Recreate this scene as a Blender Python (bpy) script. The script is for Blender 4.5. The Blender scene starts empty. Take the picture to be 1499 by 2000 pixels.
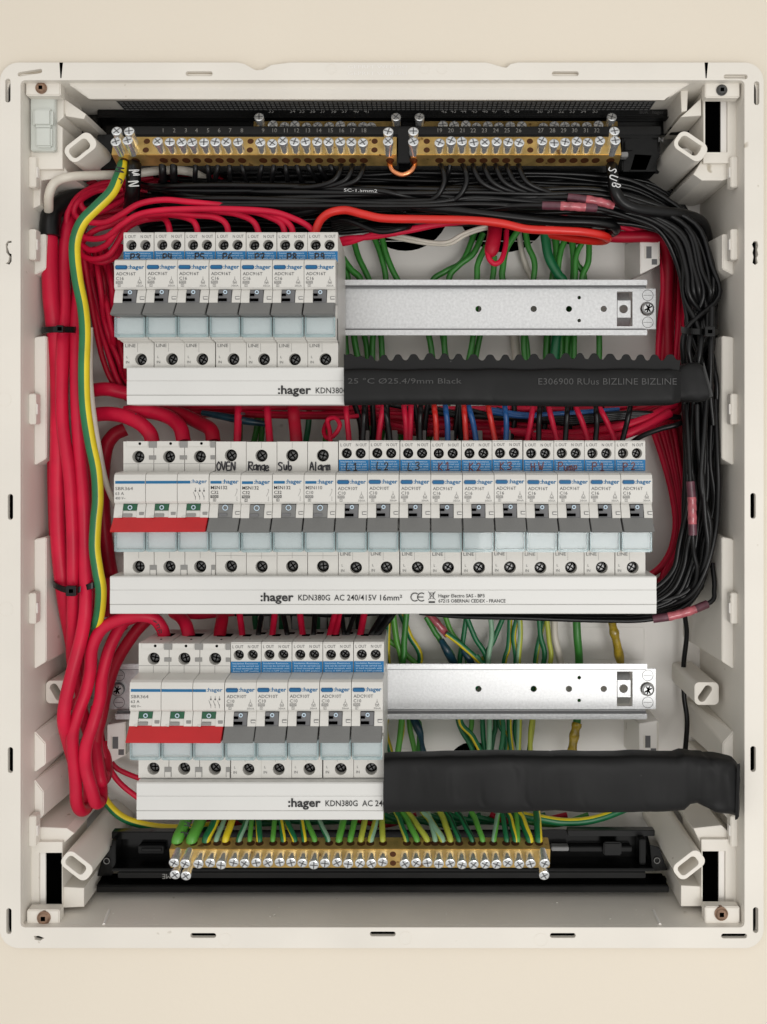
import bpy, bmesh, math, random
from mathutils import Vector
R = random.Random(7)
C = bpy.context.scene.collection
S = 0.001                                   # everything below is written in millimetres
# ------------------------------------------------------------------ camera, light
cam = bpy.data.cameras.new('camera'); co = bpy.data.objects.new('camera', cam); C.objects.link(co)
co.location = (0, -0.520, 0); co.rotation_euler = (math.radians(90), 0, 0)
cam.sensor_fit = 'HORIZONTAL'; cam.sensor_width = 36; cam.lens = 36*520/428.3
cam.shift_x = (749.5-830)/1499; cam.shift_y = -(1000-850)/1499
cam.clip_start = 0.02; cam.clip_end = 10
bpy.context.scene.camera = co
w = bpy.data.worlds.new('World'); bpy.context.scene.world = w; w.use_nodes = True
w.node_tree.nodes['Background'].inputs[0].default_value = (1.0, 0.985, 0.95, 1)
w.node_tree.nodes['Background'].inputs[1].default_value = 0.62
def area(name, loc, target, size, power, col):
    l = bpy.data.lights.new(name, 'AREA'); l.shape = 'RECTANGLE'; l.size = size[0]; l.size_y = size[1]
    l.energy = power; l.color = col
    o = bpy.data.objects.new(name, l); C.objects.link(o); o.location = loc
    o.rotation_euler = (Vector(target)-Vector(loc)).to_track_quat('-Z', 'Y').to_euler()
area('window_light', (0.315, -1.05, -0.27), (0, 0, -0.04), (0.46, 0.30), 3.9, (1.0, 0.985, 0.96))
area('ceiling_light', (-0.2, -1.2, 0.9), (0, 0, -0.05), (0.8, 0.5), 1.4, (1.0, 0.97, 0.93))
area('front_fill', (0.0, -0.95, -0.15), (0, 0, -0.1), (2.4, 1.3), 4.6, (1.0, 0.985, 0.965))  # fill lamp added behind the camera to brighten the box interior
vs = bpy.context.scene.view_settings
vs.view_transform = 'Standard'; vs.look = 'None'; vs.exposure = -0.10; vs.gamma = 1

# ------------------------------------------------------------------ units
def sc(d): return 1820.0/(520.0+d)          # photograph pixels per mm at depth d behind the breaker faces
def P(px, py, d): s = sc(d); return Vector(((px-830)/s, d, (850-py)/s))
def XX(px, d): return (px-830)/sc(d)
def ZZ(py, d): return (850-py)/sc(d)

# ------------------------------------------------------------------ materials
def mat(name, col, rough=.45, metal=0, noise=0.06, nscale=60, bump=0.0, bscale=400, alpha=1, coat=0, spec=0.5, speck=None):
    m = bpy.data.materials.new(name); m.use_nodes = True; nt = m.node_tree; b = nt.nodes['Principled BSDF']
    b.inputs['Roughness'].default_value = rough; b.inputs['Metallic'].default_value = metal
    b.inputs['Alpha'].default_value = alpha; b.inputs['Coat Weight'].default_value = coat
    b.inputs['Specular IOR Level'].default_value = spec
    tc = nt.nodes.new('ShaderNodeTexCoord')
    n = nt.nodes.new('ShaderNodeTexNoise'); n.inputs['Scale'].default_value = nscale; n.inputs['Detail'].default_value = 5
    nt.links.new(tc.outputs['Object'], n.inputs['Vector'])
    r = nt.nodes.new('ShaderNodeValToRGB')
    r.color_ramp.elements[0].position = 0.3; r.color_ramp.elements[1].position = 0.7
    r.color_ramp.elements[0].color = [max(0, c*(1-noise*1.5)) for c in col]+[1]
    r.color_ramp.elements[1].color = [min(1, c*(1+noise)) for c in col]+[1]
    nt.links.new(n.outputs['Fac'], r.inputs['Fac'])
    src = r.outputs['Color']
    if speck:                                # scattered marks of dirt
        n3 = nt.nodes.new('ShaderNodeTexNoise'); n3.inputs['Scale'].default_value = speck[0]; n3.inputs['Detail'].default_value = 2
        nt.links.new(tc.outputs['Object'], n3.inputs['Vector'])
        r3 = nt.nodes.new('ShaderNodeValToRGB'); r3.color_ramp.elements[0].position = speck[1]; r3.color_ramp.elements[1].position = speck[1]+.05
        nt.links.new(n3.outputs['Fac'], r3.inputs['Fac'])
        mx = nt.nodes.new('ShaderNodeMixRGB'); mx.inputs['Color2'].default_value = list(speck[2])+[1]
        nt.links.new(r3.outputs['Color'], mx.inputs['Fac']); nt.links.new(src, mx.inputs['Color1']); src = mx.outputs['Color']
    nt.links.new(src, b.inputs['Base Color'])
    mr = nt.nodes.new('ShaderNodeMapRange'); mr.inputs['To Min'].default_value = rough*.8; mr.inputs['To Max'].default_value = min(1, rough*1.25)
    nt.links.new(n.outputs['Fac'], mr.inputs['Value']); nt.links.new(mr.outputs['Result'], b.inputs['Roughness'])
    if bump:
        n2 = nt.nodes.new('ShaderNodeTexNoise'); n2.inputs['Scale'].default_value = bscale; n2.inputs['Detail'].default_value = 3
        nt.links.new(tc.outputs['Object'], n2.inputs['Vector'])
        bp = nt.nodes.new('ShaderNodeBump'); bp.inputs['Strength'].default_value = bump; bp.inputs['Distance'].default_value = 0.0006
        nt.links.new(n2.outputs['Fac'], bp.inputs['Height']); nt.links.new(bp.outputs['Normal'], b.inputs['Normal'])
    return m
M = {
 'wall': mat('painted_wall', (.76,.69,.585), .8, noise=.02, nscale=4, bump=.25, bscale=250),
 'box': mat('enclosure_plastic', (.76,.72,.655), .5, noise=.035, nscale=14, bump=.12, bscale=500, speck=(110,.74,(.45,.40,.32))),
 'boxd': mat('inner_panel_plastic', (.82,.79,.75), .55, noise=.05, nscale=12, bump=.1, speck=(60,.72,(.42,.38,.33))),
 'white': mat('breaker_plastic', (.62,.605,.57), .42, noise=.03, nscale=30, bump=.15, bscale=900),
 'cover': mat('busbar_cover_plastic', (.66,.655,.635), .38, noise=.02, nscale=20, bump=.1, bscale=700),
 'black': mat('black_plastic', (.002,.002,.002), .2, noise=.3, nscale=25, spec=.25, bump=.1, bscale=300),
 'blackm': mat('black_moulding', (.004,.004,.004), .32, spec=.28, noise=.3, nscale=40),
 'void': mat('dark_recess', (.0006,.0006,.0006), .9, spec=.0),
 'grey': mat('grey_toggle_plastic', (.175,.175,.17), .5, noise=.05, nscale=40, bump=.2, bscale=900),
 'greyd': mat('dark_grey_plastic_and_shade', (.13,.13,.135), .5),
 'toggred': mat('red_toggle_plastic', (.50,.012,.016), .38, noise=.05),
 'green_ind': mat('green_indicator', (.004,.085,.035), .35),
 'blue': mat('blue_label', (.0,.145,.36), .6, noise=.05, nscale=200),
 'bluep': mat('blue_print', (.001,.12,.28), .65),
 'bluetab': mat('blue_moulded_tab', (.002,.095,.24), .4),
 'print': mat('grey_print', (.10,.10,.10), .6),
 'printb': mat('black_print', (.015,.015,.015), .6),
 'printl': mat('pale_grey_print', (.25,.245,.235), .6),
 'printw': mat('white_print', (.50,.62,.72), .6),
 'printd': mat('faint_print_on_black', (.05,.05,.05), .6),
 'ink': mat('black_marker_ink', (.006,.005,.010), .35),
 'inkr': mat('reddish_marker_ink', (.09,.008,.02), .35),
 'silverink': mat('silver_marker_ink', (.60,.60,.60), .4),
 'card': mat('label_card', (.60,.63,.635), .5, noise=.02),
 'clear': mat('clear_tinted_plastic', (.60,.72,.74), .06, alpha=.18, noise=.02, coat=.6),
 'cleare': mat('clear_plastic_edge', (.40,.53,.55), .08, alpha=.48, noise=.05),
 'steel': mat('zinc_plated_steel', (.60,.605,.61), .38, metal=.8, noise=.08, nscale=600, bump=.12, bscale=1500),
 'screw': mat('bright_screw_steel', (.86,.88,.90), .2, metal=.78, noise=.12, nscale=500),
 'screwd': mat('dark_terminal_screw', (.11,.11,.11), .3, metal=.9, noise=.2, nscale=600),
 'rust': mat('bronze_screw', (.30,.19,.13), .4, metal=.7, noise=.25, nscale=300),
 'brass': mat('brass', (.66,.45,.16), .36, metal=.78, noise=.2, nscale=120, bump=.15, bscale=600, speck=(180,.66,(.28,.15,.05))),
 'brassd': mat('brass_bore', (.10,.035,.012), .5, metal=.6),
 'copper': mat('copper', (.78,.30,.14), .22, metal=1, noise=.15, nscale=300),
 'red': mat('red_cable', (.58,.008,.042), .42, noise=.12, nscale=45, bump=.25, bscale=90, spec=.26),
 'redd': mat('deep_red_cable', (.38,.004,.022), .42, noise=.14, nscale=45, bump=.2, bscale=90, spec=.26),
 'bred': mat('bright_red_cable', (.64,.018,.012), .32, noise=.07, nscale=60),
 'blk': mat('black_cable', (.0045,.0045,.005), .30, noise=.25, nscale=60, spec=.30),
 'grn': mat('green_cable', (.035,.21,.028), .36, noise=.15, nscale=80),
 'lgrn': mat('light_green_cable', (.10,.36,.045), .38, noise=.12, nscale=80),
 'dgrn': mat('earth_green_cable', (.007,.145,.05), .36, noise=.12, nscale=80),
 'yel': mat('yellow_cable', (.76,.60,.02), .38, noise=.08, nscale=80),
 'yelg': mat('yellow_green_cable', (.42,.46,.05), .38, noise=.1, nscale=80),
 'pale': mat('pale_green_cable', (.24,.42,.28), .4, noise=.12, nscale=80),
 'wht': mat('white_cable', (.66,.61,.53), .45, noise=.06, nscale=80, bump=.2),
 'blu': mat('blue_cable', (.008,.085,.28), .35, noise=.08),
 'pink': mat('pink_crimp_sleeve', (.42,.09,.11), .28, noise=.25, nscale=220, coat=.4),
 'pinkd': mat('crimp_sleeve_end', (.10,.030,.045), .3, noise=.25, nscale=220),
 'bsl': mat('blue_heat_shrink', (.008,.045,.07), .3, noise=.3, nscale=150, bump=.4, bscale=180),
 'ysl': mat('amber_heat_shrink', (.36,.25,.02), .24, noise=.35, nscale=160, bump=.8, bscale=170, coat=.3),
 'shrink': mat('black_heat_shrink', (.006,.006,.0063), .5, noise=.2, nscale=25, bump=.4, bscale=60, spec=.22, speck=(300,.77,(.05,.05,.05))),
 'mesh': mat('grille_plastic', (.22,.22,.22), .5),
 'clip': mat('translucent_clip', (.60,.62,.58), .3, noise=.03),
 'dust': mat('plastic_swarf', (.8,.78,.72), .6),
}
# ------------------------------------------------------------------ mesh builder
class MB:
    def __init__(s): s.v=[]; s.f=[]; s.m=[]; s.sm=[]; s.mats=[]
    def mi(s, m):
        if m not in s.mats: s.mats.append(m)
        return s.mats.index(m)
    def add(s, vs, fs, m, smooth=False):
        o=len(s.v); s.v += [tuple(v) for v in vs]; k=s.mi(m)
        for f in fs: s.f.append([i+o for i in f]); s.m.append(k); s.sm.append(smooth)
        return s
    def box(s, x0,x1,y0,y1,z0,z1, m, bev=0):
        if x0>x1: x0,x1=x1,x0
        if y0>y1: y0,y1=y1,y0
        if z0>z1: z0,z1=z1,z0
        if bev:
            bm=bmesh.new(); vv=[bm.verts.new((x,y,z)) for x in (x0,x1) for y in (y0,y1) for z in (z0,z1)]
            for f in ((0,1,3,2),(4,6,7,5),(0,4,5,1),(2,3,7,6),(0,2,6,4),(1,5,7,3)): bm.faces.new([vv[i] for i in f])
            bmesh.ops.bevel(bm, geom=bm.edges[:], offset=bev, segments=2, affect='EDGES', clamp_overlap=True)
            return s.bm(bm, m)
        return s.add([(x,y,z) for x in (x0,x1) for y in (y0,y1) for z in (z0,z1)],
                     [(0,1,3,2),(4,6,7,5),(0,4,5,1),(2,3,7,6),(0,2,6,4),(1,5,7,3)], m)
    def bm(s, bm, m, smooth=False):
        bm.normal_update(); bm.verts.index_update()
        s.add([v.co[:] for v in bm.verts], [[v.index for v in f.verts] for f in bm.faces], m, smooth); bm.free(); return s
    def prismx(s, prof, x0, x1, m, bev=0):
        # prof: list of (y, z), extruded along x
        bm=bmesh.new(); a=[bm.verts.new((x0,y,z)) for y,z in prof]; b=[bm.verts.new((x1,y,z)) for y,z in prof]
        n=len(prof); bm.faces.new(a); bm.faces.new(b[::-1])
        for i in range(n): bm.faces.new((a[i],b[i],b[(i+1)%n],a[(i+1)%n]))
        bmesh.ops.recalc_face_normals(bm, faces=bm.faces[:])
        if bev: bmesh.ops.bevel(bm, geom=bm.edges[:], offset=bev, segments=2, affect='EDGES', clamp_overlap=True)
        return s.bm(bm, m)
    def hull(s, pts, m, bev=0):
        bm=bmesh.new()
        for p in pts: bm.verts.new(p)
        bmesh.ops.convex_hull(bm, input=bm.verts[:])
        bmesh.ops.dissolve_limit(bm, angle_limit=.02, verts=bm.verts[:], edges=bm.edges[:])
        if bev: bmesh.ops.bevel(bm, geom=bm.edges[:], offset=bev, segments=2, affect='EDGES', clamp_overlap=True)
        return s.bm(bm, m)
    def cyl(s, a, b, r, m, n=14, r2=None, caps=True):
        a=Vector(a); b=Vector(b); t=(b-a).normalized(); u=t.orthogonal().normalized(); w_=t.cross(u); r2=r if r2 is None else r2
        vs=[]
        for c,rr in ((a,r),(b,r2)):
            for i in range(n):
                q=2*math.pi*i/n; vs.append(c+(u*math.cos(q)+w_*math.sin(q))*rr)
        s.add(vs, [(i,(i+1)%n,n+(i+1)%n,n+i) for i in range(n)], m, True)
        if caps: s.add(vs, [tuple(range(n))[::-1], tuple(range(n,2*n))], m)
        return s
    def pieces(s, verts, faces, m, x=0, d=0, z=0, smooth=False):
        return s.add([(vx+x, -vz+d, vy+z) for vx,vy,vz in verts], faces, m, smooth)
    def build(s, name, parent=None, label=None, cat=None, group=None, kind=None, origin=None, loc=None):
        org = Vector(origin) if origin is not None else (Vector(parent['_o']) if parent is not None and '_o' in parent else Vector((0,0,0)))
        me=bpy.data.meshes.new(name)
        me.from_pydata([((v[0]-org[0])*S,(v[1]-org[1])*S,(v[2]-org[2])*S) for v in s.v], [], s.f)
        for m in s.mats: me.materials.append(M[m])
        me.polygons.foreach_set('material_index', s.m); me.polygons.foreach_set('use_smooth', s.sm); me.update()
        o=bpy.data.objects.new(name, me); C.objects.link(o)
        if parent is not None: o.parent=parent
        else: o.location=org*S
        o['_o']=tuple(org)
        if label: o['label']=label
        if cat: o['category']=cat
        if group: o['group']=group
        if kind: o['kind']=kind
        return o
def thing(name, loc, label, cat, group=None):
    o=bpy.data.objects.new(name, None); C.objects.link(o); o.empty_display_size=.01; o.location=Vector(loc)*S
    o['label']=label; o['category']=cat; o['_o']=tuple(loc)
    if group: o['group']=group
    return o
def copy_tree(o, parent=None):
    c=o.copy(); C.objects.link(c)
    if parent is not None: c.parent=parent
    for ch in list(o.children): copy_tree(ch, c)
    return c
# ------------------------------------------------------------------ plates with holes, lettering
def plate_raw(loops, half, bev=0):
    cu=bpy.data.curves.new('tmp','CURVE'); cu.dimensions='2D'; cu.fill_mode='BOTH'; cu.extrude=max(0,half-bev); cu.bevel_depth=bev; cu.offset=-bev
    for lp in loops:
        sp=cu.splines.new('POLY'); sp.points.add(len(lp)-1); sp.use_cyclic_u=True
        for p,q in zip(sp.points, lp): p.co=(q[0],q[1],0,1)
    ob=bpy.data.objects.new('tmp',cu); me=bpy.data.meshes.new_from_object(ob)
    r=([v.co[:] for v in me.vertices],[list(p.vertices) for p in me.polygons])
    bpy.data.meshes.remove(me); bpy.data.objects.remove(ob); bpy.data.curves.remove(cu); return r
def plate(mb, loops, d0, d1, m, bev=0, x=0, z=0):
    v,f=plate_raw(loops, abs(d1-d0)/2, bev); mb.pieces(v,f,m,x,(d0+d1)/2,z); return mb
def circ(x,z,r,n=20): return [(x+r*math.cos(2*math.pi*i/n), z+r*math.sin(2*math.pi*i/n)) for i in range(n)]
def rect(x0,x1,z0,z1): return [(x0,z0),(x1,z0),(x1,z1),(x0,z1)]
def rrect(x0,x1,z0,z1,r,n=6):
    o=[]
    for cx,cz,a in ((x1-r,z1-r,0),(x0+r,z1-r,90),(x0+r,z0+r,180),(x1-r,z0+r,270)):
        for i in range(n+1): q=math.radians(a+90*i/n); o.append((cx+r*math.cos(q),cz+r*math.sin(q)))
    return o
def rot(lp,a,cx,cz):
    c,s_=math.cos(a),math.sin(a); return [(cx+(x-cx)*c-(z-cz)*s_, cz+(x-cx)*s_+(z-cz)*c) for x,z in lp]
_tc={}
def text_raw(s, off=0):
    k=(s,off)
    if k not in _tc:
        cu=bpy.data.curves.new('tmp','FONT'); cu.body=s; cu.size=1; cu.offset=off; cu.resolution_u=2; cu.fill_mode='FRONT'
        ob=bpy.data.objects.new('tmp',cu); me=bpy.data.meshes.new_from_object(ob)
        v=[q.co[:] for q in me.vertices]; f=[list(p.vertices) for p in me.polygons]
        x0=min(q[0] for q in v); x1=max(q[0] for q in v)
        _tc[k]=([(q[0]-x0,q[1],0) for q in v], f, x1-x0)
        bpy.data.meshes.remove(me); bpy.data.objects.remove(ob); bpy.data.curves.remove(cu)
    return _tc[k]
def text(mb, s, x, z, d, h, m, w=None, off=0.0, align='L', a=0, flip=False):
    # baseline at z, cap height h, optional total width w
    v,f,tw=text_raw(s,off); k=h/.70; kx=w/tw if w else k
    ww=tw*kx; ox={'L':0,'C':-ww/2,'R':-ww}[align]
    vv=[]
    for p in v:
        px_,pz_=p[0]*kx+ox, p[1]*k
        if flip: px_,pz_=-px_,-pz_
        vv.append((px_*math.cos(a)-pz_*math.sin(a), px_*math.sin(a)+pz_*math.cos(a), 0))
    mb.pieces(vv,f,m,x,d,z); return mb
def stroke(mb, pts, wd, m, d, xf=lambda p:(p[0],p[1])):
    # a flat marker stroke through 2-D points
    q=[Vector(xf(p)) for p in pts]; vs=[]
    for i,p in enumerate(q):
        t=(q[min(i+1,len(q)-1)]-q[max(i-1,0)]); t=t.normalized() if t.length>0 else Vector((1,0)); n=Vector((-t.y,t.x))*wd/2
        e=t*wd*.3*(-1 if i==0 else 1 if i==len(q)-1 else 0)
        vs += [(p.x+n.x+e.x, d, p.y+n.y+e.y),(p.x-n.x+e.x, d, p.y-n.y+e.y)]
    mb.add(vs, [(2*i+1,2*i,2*i+2,2*i+3)[::-1] for i in range(len(q)-1)], m)
G = { # handwriting: unit-box strokes
 'P':[[(0,0),(.05,1)],[(0,.95),(.45,1),(.6,.75),(.4,.5),(.05,.5)]], '3':[[(0,.9),(.4,1),(.5,.75),(.2,.55),(.5,.4),(.45,.1),(0,.05)]],
 '4':[[(.1,1),(0,.45),(.5,.45)],[(.4,.9),(.38,0)]], '5':[[(.5,1),(.08,1),(.05,.6),(.4,.55),(.5,.25),(.3,0),(0,.05)]],
 '6':[[(.45,1),(.1,.65),(0,.2),(.25,0),(.5,.2),(.35,.45),(.05,.3)]], '7':[[(0,.95),(.5,1),(.2,0)],[(.1,.5),(.5,.5)]],
 '8':[[(.3,.5),(.05,.75),(.25,1),(.5,.75),(.3,.5),(.05,.25),(.25,0),(.5,.25),(.3,.5)]], '9':[[(.5,.6),(.15,.5),(.1,.85),(.4,1),(.5,.6),(.45,0)]],
 'L':[[(.1,1),(0,.05),(.5,0)]], '1':[[(0,.75),(.25,1),(.22,0)],[(0,0),(.45,.03)]], '2':[[(0,.8),(.25,1),(.45,.75),(.1,.1),(0,.02),(.5,.05)]],
 'K':[[(.05,1),(0,0)],[(.5,1),(.05,.45),(.5,0)]], 'H':[[(0,1),(.02,0)],[(.5,1),(.48,0)],[(0,.5),(.5,.5)]], 'W':[[(0,1),(.15,0),(.3,.6),(.45,0),(.65,1)]],
 'u':[[(0,.6),(.05,.08),(.3,.05),(.4,.6),(.42,0)]], 'm':[[(0,.6),(.02,0)],[(.02,.45),(.2,.6),(.25,0)],[(.25,.45),(.45,.6),(.5,0)]],
 'p':[[(0,.65),(.02,-.2)],[(.02,.55),(.3,.65),(.35,.3),(.02,.15)]], 'O':[[(.25,1),(0,.6),(.1,.05),(.4,.05),(.5,.6),(.25,1)]],
 'V':[[(0,1),(.25,0),(.5,1)]], 'E':[[(.45,1),(.05,.95),(.02,.02),(.5,0)],[(.03,.5),(.4,.52)]], 'N':[[(0,0),(.05,1),(.45,0),(.5,1)]],
 'R':[[(0,0),(.05,1)],[(0,.95),(.45,.9),(.4,.55),(.05,.5),(.5,0)]], 'a':[[(.4,.6),(.05,.45),(.05,.08),(.35,.15),(.4,.6),(.45,0)]],
 'n':[[(0,.6),(.03,0)],[(.03,.4),(.25,.6),(.35,0)]], 'g':[[(.35,.6),(.05,.45),(.1,.1),(.35,.2),(.38,.6),(.3,-.3),(0,-.2)]],
 'e':[[(.02,.3),(.35,.35),(.25,.6),(.02,.4),(.1,.02),(.4,.08)]], 'S':[[(.5,.9),(.2,1),(.02,.75),(.4,.4),(.35,.05),(0,.08)]],
 'b':[[(0,1.05),(.03,.05),(.35,.05),(.35,.45),(.05,.4)]], 'A':[[(0,0),(.25,1),(.5,0)],[(.05,.4),(.5,.42)]], 'l':[[(.1,1),(.08,0)]],
 'r':[[(.02,.6),(.04,0)],[(.04,.4),(.3,.6)]], 'M':[[(0,0),(.05,1),(.25,.3),(.5,1),(.52,0)]], 'U':[[(0,1),(.02,.15),(.25,0),(.45,.2),(.5,1)]],
 'B':[[(0,0),(.02,1),(.4,.9),(.35,.55),(.02,.5),(.45,.4),(.4,.05),(0,0)]], ' ':[], '-':[[(0,.5),(.4,.5)]],
}
def handw(mb, s, x, z, d, h, m, wd=.55, a=0, sp=.22):
    cx=0
    for ch in s:
        g=G[ch]; wdt=max([p[0] for st in g for p in st]+[.3])
        j=R.uniform(-.06,.06)
        for st in g:
            pts=[]
            for i,p in enumerate(st):
                pts.append((cx+p[0]*h*.95+R.uniform(-.02,.02)*h, (p[1]+j)*h+R.uniform(-.02,.02)*h))
            def xf(p): return (x+p[0]*math.cos(a)-p[1]*math.sin(a), z+p[0]*math.sin(a)+p[1]*math.cos(a))
            stroke(mb, catmull2(pts), wd, m, d, xf)
        cx += (wdt+sp)*h
def catmull2(p, n=4):
    q=[Vector((a[0],a[1],0)) for a in p]; return [(v.x,v.y) for v in catmull(q,n)]
def catmull(p, n=7):
    if len(p)<3: return [p[0].lerp(p[-1],i/n) for i in range(n+1)]
    o=[]; q=[p[0]*2-p[1]]+p+[p[-1]*2-p[-2]]
    for i in range(1,len(q)-2):
        a,b,c,d_=q[i-1:i+3]
        for k in range(n):
            t=k/n; o.append(.5*((2*b)+(c-a)*t+(2*a-5*b+4*c-d_)*t*t+(3*b-a-3*c+d_)*t**3))
    o.append(p[-1]); return o
def tube(mb, path, r, m, sides=10, stripe=None, ang=0.0, half=90, twist=0.0, rfun=None, caps=True):
    n=len(path); vs=[]; L=0
    for i,p in enumerate(path):
        t=(path[min(i+1,n-1)]-path[max(i-1,0)]).normalized()
        if i: L+=(path[i]-path[i-1]).length
        f=Vector((0,-1,0)); f=(f-t*f.dot(t))
        if f.length<.05: f=Vector((0,0,1))-t*t.z
        f.normalize(); g=t.cross(f); rr=r*(rfun(i/(n-1)) if rfun else 1)
        tw=math.radians(ang+twist*L)
        for k in range(sides):
            q=2*math.pi*k/sides+tw; vs.append(p+(f*math.cos(q)+g*math.sin(q))*rr)
    fa=[];fb=[]
    for i in range(n-1):
        for k in range(sides):
            fc=(i*sides+k, i*sides+(k+1)%sides, (i+1)*sides+(k+1)%sides, (i+1)*sides+k)
            a=(k+.5)*360/sides; a=a-360 if a>180 else a
            (fb if stripe and abs(a)<=half else fa).append(fc)
    mb.add(vs, fa, m, True)
    if fb:
        o=len(mb.v)-len(vs); k=mb.mi(stripe)
        for f in fb: mb.f.append([i+o for i in f]); mb.m.append(k); mb.sm.append(True)
    if caps: mb.add(vs, [tuple(range(sides))[::-1], tuple(range((n-1)*sides,n*sides))], m)
    return mb
# names and colours of the wires
CN={'red':'red','redd':'dark red','bred':'bright red','blk':'black','grn':'green','lgrn':'light green','dgrn':'dark green','yel':'yellow','yelg':'yellow-green','pale':'pale green','wht':'white','blu':'blue'}
def wire(m, dia, pts, label, cat='wire', group=None, d=None, stripe=None, ang=0, half=90, twist=0, name=None, n=7, sides=None, ext=None, rfun=None, bare=None):
    pp=[P(p[0],p[1],p[2] if len(p)>2 else d) for p in pts]
    if ext is not None: pp += [pp[-1]+Vector(e) for e in ext]
    path=catmull(pp,n); path=path[2:] if bare else path; mb=MB()
    sd=sides or (24 if stripe else 16 if dia>6 else 12)
    tube(mb, path, dia/2, m, sd, stripe, ang, half, twist, rfun)
    if bare:                              # bare copper strands where the wire enters its hole
        a=path[0]; t=(path[1]-path[0]).normalized()
        for k in range(5):
            o_=Vector((math.cos(k*1.3),math.sin(k*2.1)*.4,0))*dia*.22
            mb.cyl(a+o_, a+o_-t*3.4+Vector((R.uniform(-.3,.3),0,0)), .38, 'copper', 5)
    o=mb.build(name or {'red':'red_wire','redd':'red_wire','bred':'red_wire','blk':'black_wire','grn':'green_wire','lgrn':'green_wire','dgrn':'striped_wire','yel':'striped_wire','yelg':'striped_wire','pale':'green_wire','wht':'white_wire','blu':'blue_wire'}[m],
        label=label, cat=cat, group=group, origin=tuple(pp[0]))
    return o
# ================================================================== THE WALL
wallb=MB()
plate(wallb,[rect(-900,900,-900,900), rrect(XX(22,15),XX(1473,15),ZZ(1832,15),ZZ(136,15),6)],21.5,30,'wall')
wallb.build('wall', label='flat beige painted wall around the open switchboard', kind='structure')
# ================================================================== ENCLOSURE
DR, DB = 15.0, 102.0
X0,X1,Z0,Z1 = XX(40,DR),XX(1455,DR),ZZ(1812,DR),ZZ(156,DR)
OX0,OX1,OZ0,OZ1 = XX(-1,DR),XX(1493,DR),ZZ(1853,DR),ZZ(121,DR)
enc=thing('enclosure',(-24,100,Z0),'large off-white plastic switchboard box set in the beige wall with its cover off','enclosure')
def prr(x0,x1,y0,y1,r=8,d=DR):  # pixel rect -> rounded loop
    return rrect(XX(x0,d),XX(x1,d),ZZ(y1,d),ZZ(y0,d),r/sc(d))
slots=[]
for x,y,vert,l in ((15,176,1,46),(20,990,1,50),(20,1485,1,50),(17,1800,1,50),(1479,181,1,46),(1472,988,1,50),(1472,1483,1,50),(1477,1798,1,50),
                 (389,143,0,52),(1105,143,0,52),(1438,149,0,46),(397,1828,0,50),(748,1825,0,50),(1100,1828,0,50),(1435,1829,0,50)):
    slots.append(prr(x-5,x+5,y-l/2,y+l/2,4.9) if vert else prr(x-l/2,x+l/2,y-4.5,y+4.5,4.4))
slots.append(rot(prr(58-24,58+24,137,145,3.9),math.radians(9),XX(58,DR),ZZ(141,DR)))
slots.append([(XX(a,DR),ZZ(b,DR)) for a,b in ((66,1829),(76,1829),(86,1833),(78,1838),(68,1836))])
def blob(x,y,seq): return [(XX(x+a,DR),ZZ(y+b,DR)) for a,b in seq]
slots.append(blob(1476,493,((-2,-23),(4,-22),(6,-14),(4,-6),(6,4),(3,10),(5,20),(0,24),(-5,20),(-3,8),(-5,0),(-3,-8),(-6,-16))))
slots.append(blob(17,490,((-6,-14),(-2,-20),(5,-20),(5,-17),(-1,-16),(-3,-8),(1,4),(5,6),(5,20),(1,26),(-6,24),(-1,20),(1,10),(-5,2))))
outer=[(x,z) for x,z in rrect(OX0,OX1,OZ0,OZ1,11,8)]
# two small notches in the top edge
top=[p for p in outer]
outline=[]
for i,p in enumerate(outer):
    outline.append(p); q=outer[(i+1)%len(outer)]
    if abs(p[1]-OZ1)<1e-6 and abs(q[1]-OZ1)<1e-6 and p[0]>0 and q[0]<0:
        for a,b in ((1012,121),(998,124),(990,131),(982,130),(962,124),(950,121),(566,121),(545,124),(530,126),(514,135),(500,136),(490,131),(478,124),(465,121)):
            outline.append((XX(a,DR),ZZ(b,DR)))
rim=MB(); plate(rim,[outline, rrect(X0,X1,Z0,Z1,2.5,3)]+slots, DR, DR+3,'box',.35)
rimo=rim.build('rim',enc,label='off-white front flange with oblong fixing slots')
sk=MB(); plate(sk,[rrect(OX0+1.9,OX1-1.9,OZ0+1.9,OZ1-5.5,9),rrect(OX0+3.4,OX1-3.4,OZ0+3.4,OZ1-7.5,8)],DR+3,21.4,'box')
sk.build('rim_skirt',enc)
ww=MB()
t=2.5
ww.box(X0-t,X0,DR+3,DB+2,Z0-t,Z1+t,'box'); ww.build('side_wall',enc)
ww=MB(); ww.box(X1,X1+t,DR+3,DB+2,Z0-t,Z1+t,'box'); ww.build('side_wall',enc)
ww=MB(); ww.box(X0,X1,DR+3,DB+2,Z0-t,Z0,'box'); ww.build('bottom_wall',enc)
ww=MB(); ww.box(X0,X1,DR+3,46,Z1,Z1+t,'box'); ww.box(X0,X1,64,DB+2,Z1,Z1+t,'box'); ww.box(X0,XX(226,44),46.1,63.9,Z1,Z1+t,'box'); ww.box(XX(1282,44),X1,46.1,63.9,Z1,Z1+t,'box'); ww.build('top_wall',enc)
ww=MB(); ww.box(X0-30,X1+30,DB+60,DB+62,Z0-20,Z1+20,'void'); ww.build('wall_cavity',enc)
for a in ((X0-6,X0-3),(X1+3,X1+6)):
    ww=MB(); ww.box(a[0],a[1],30.5,DB+60,Z0-6,Z1+6,'void'); ww.build('cavity_side',enc)
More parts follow.
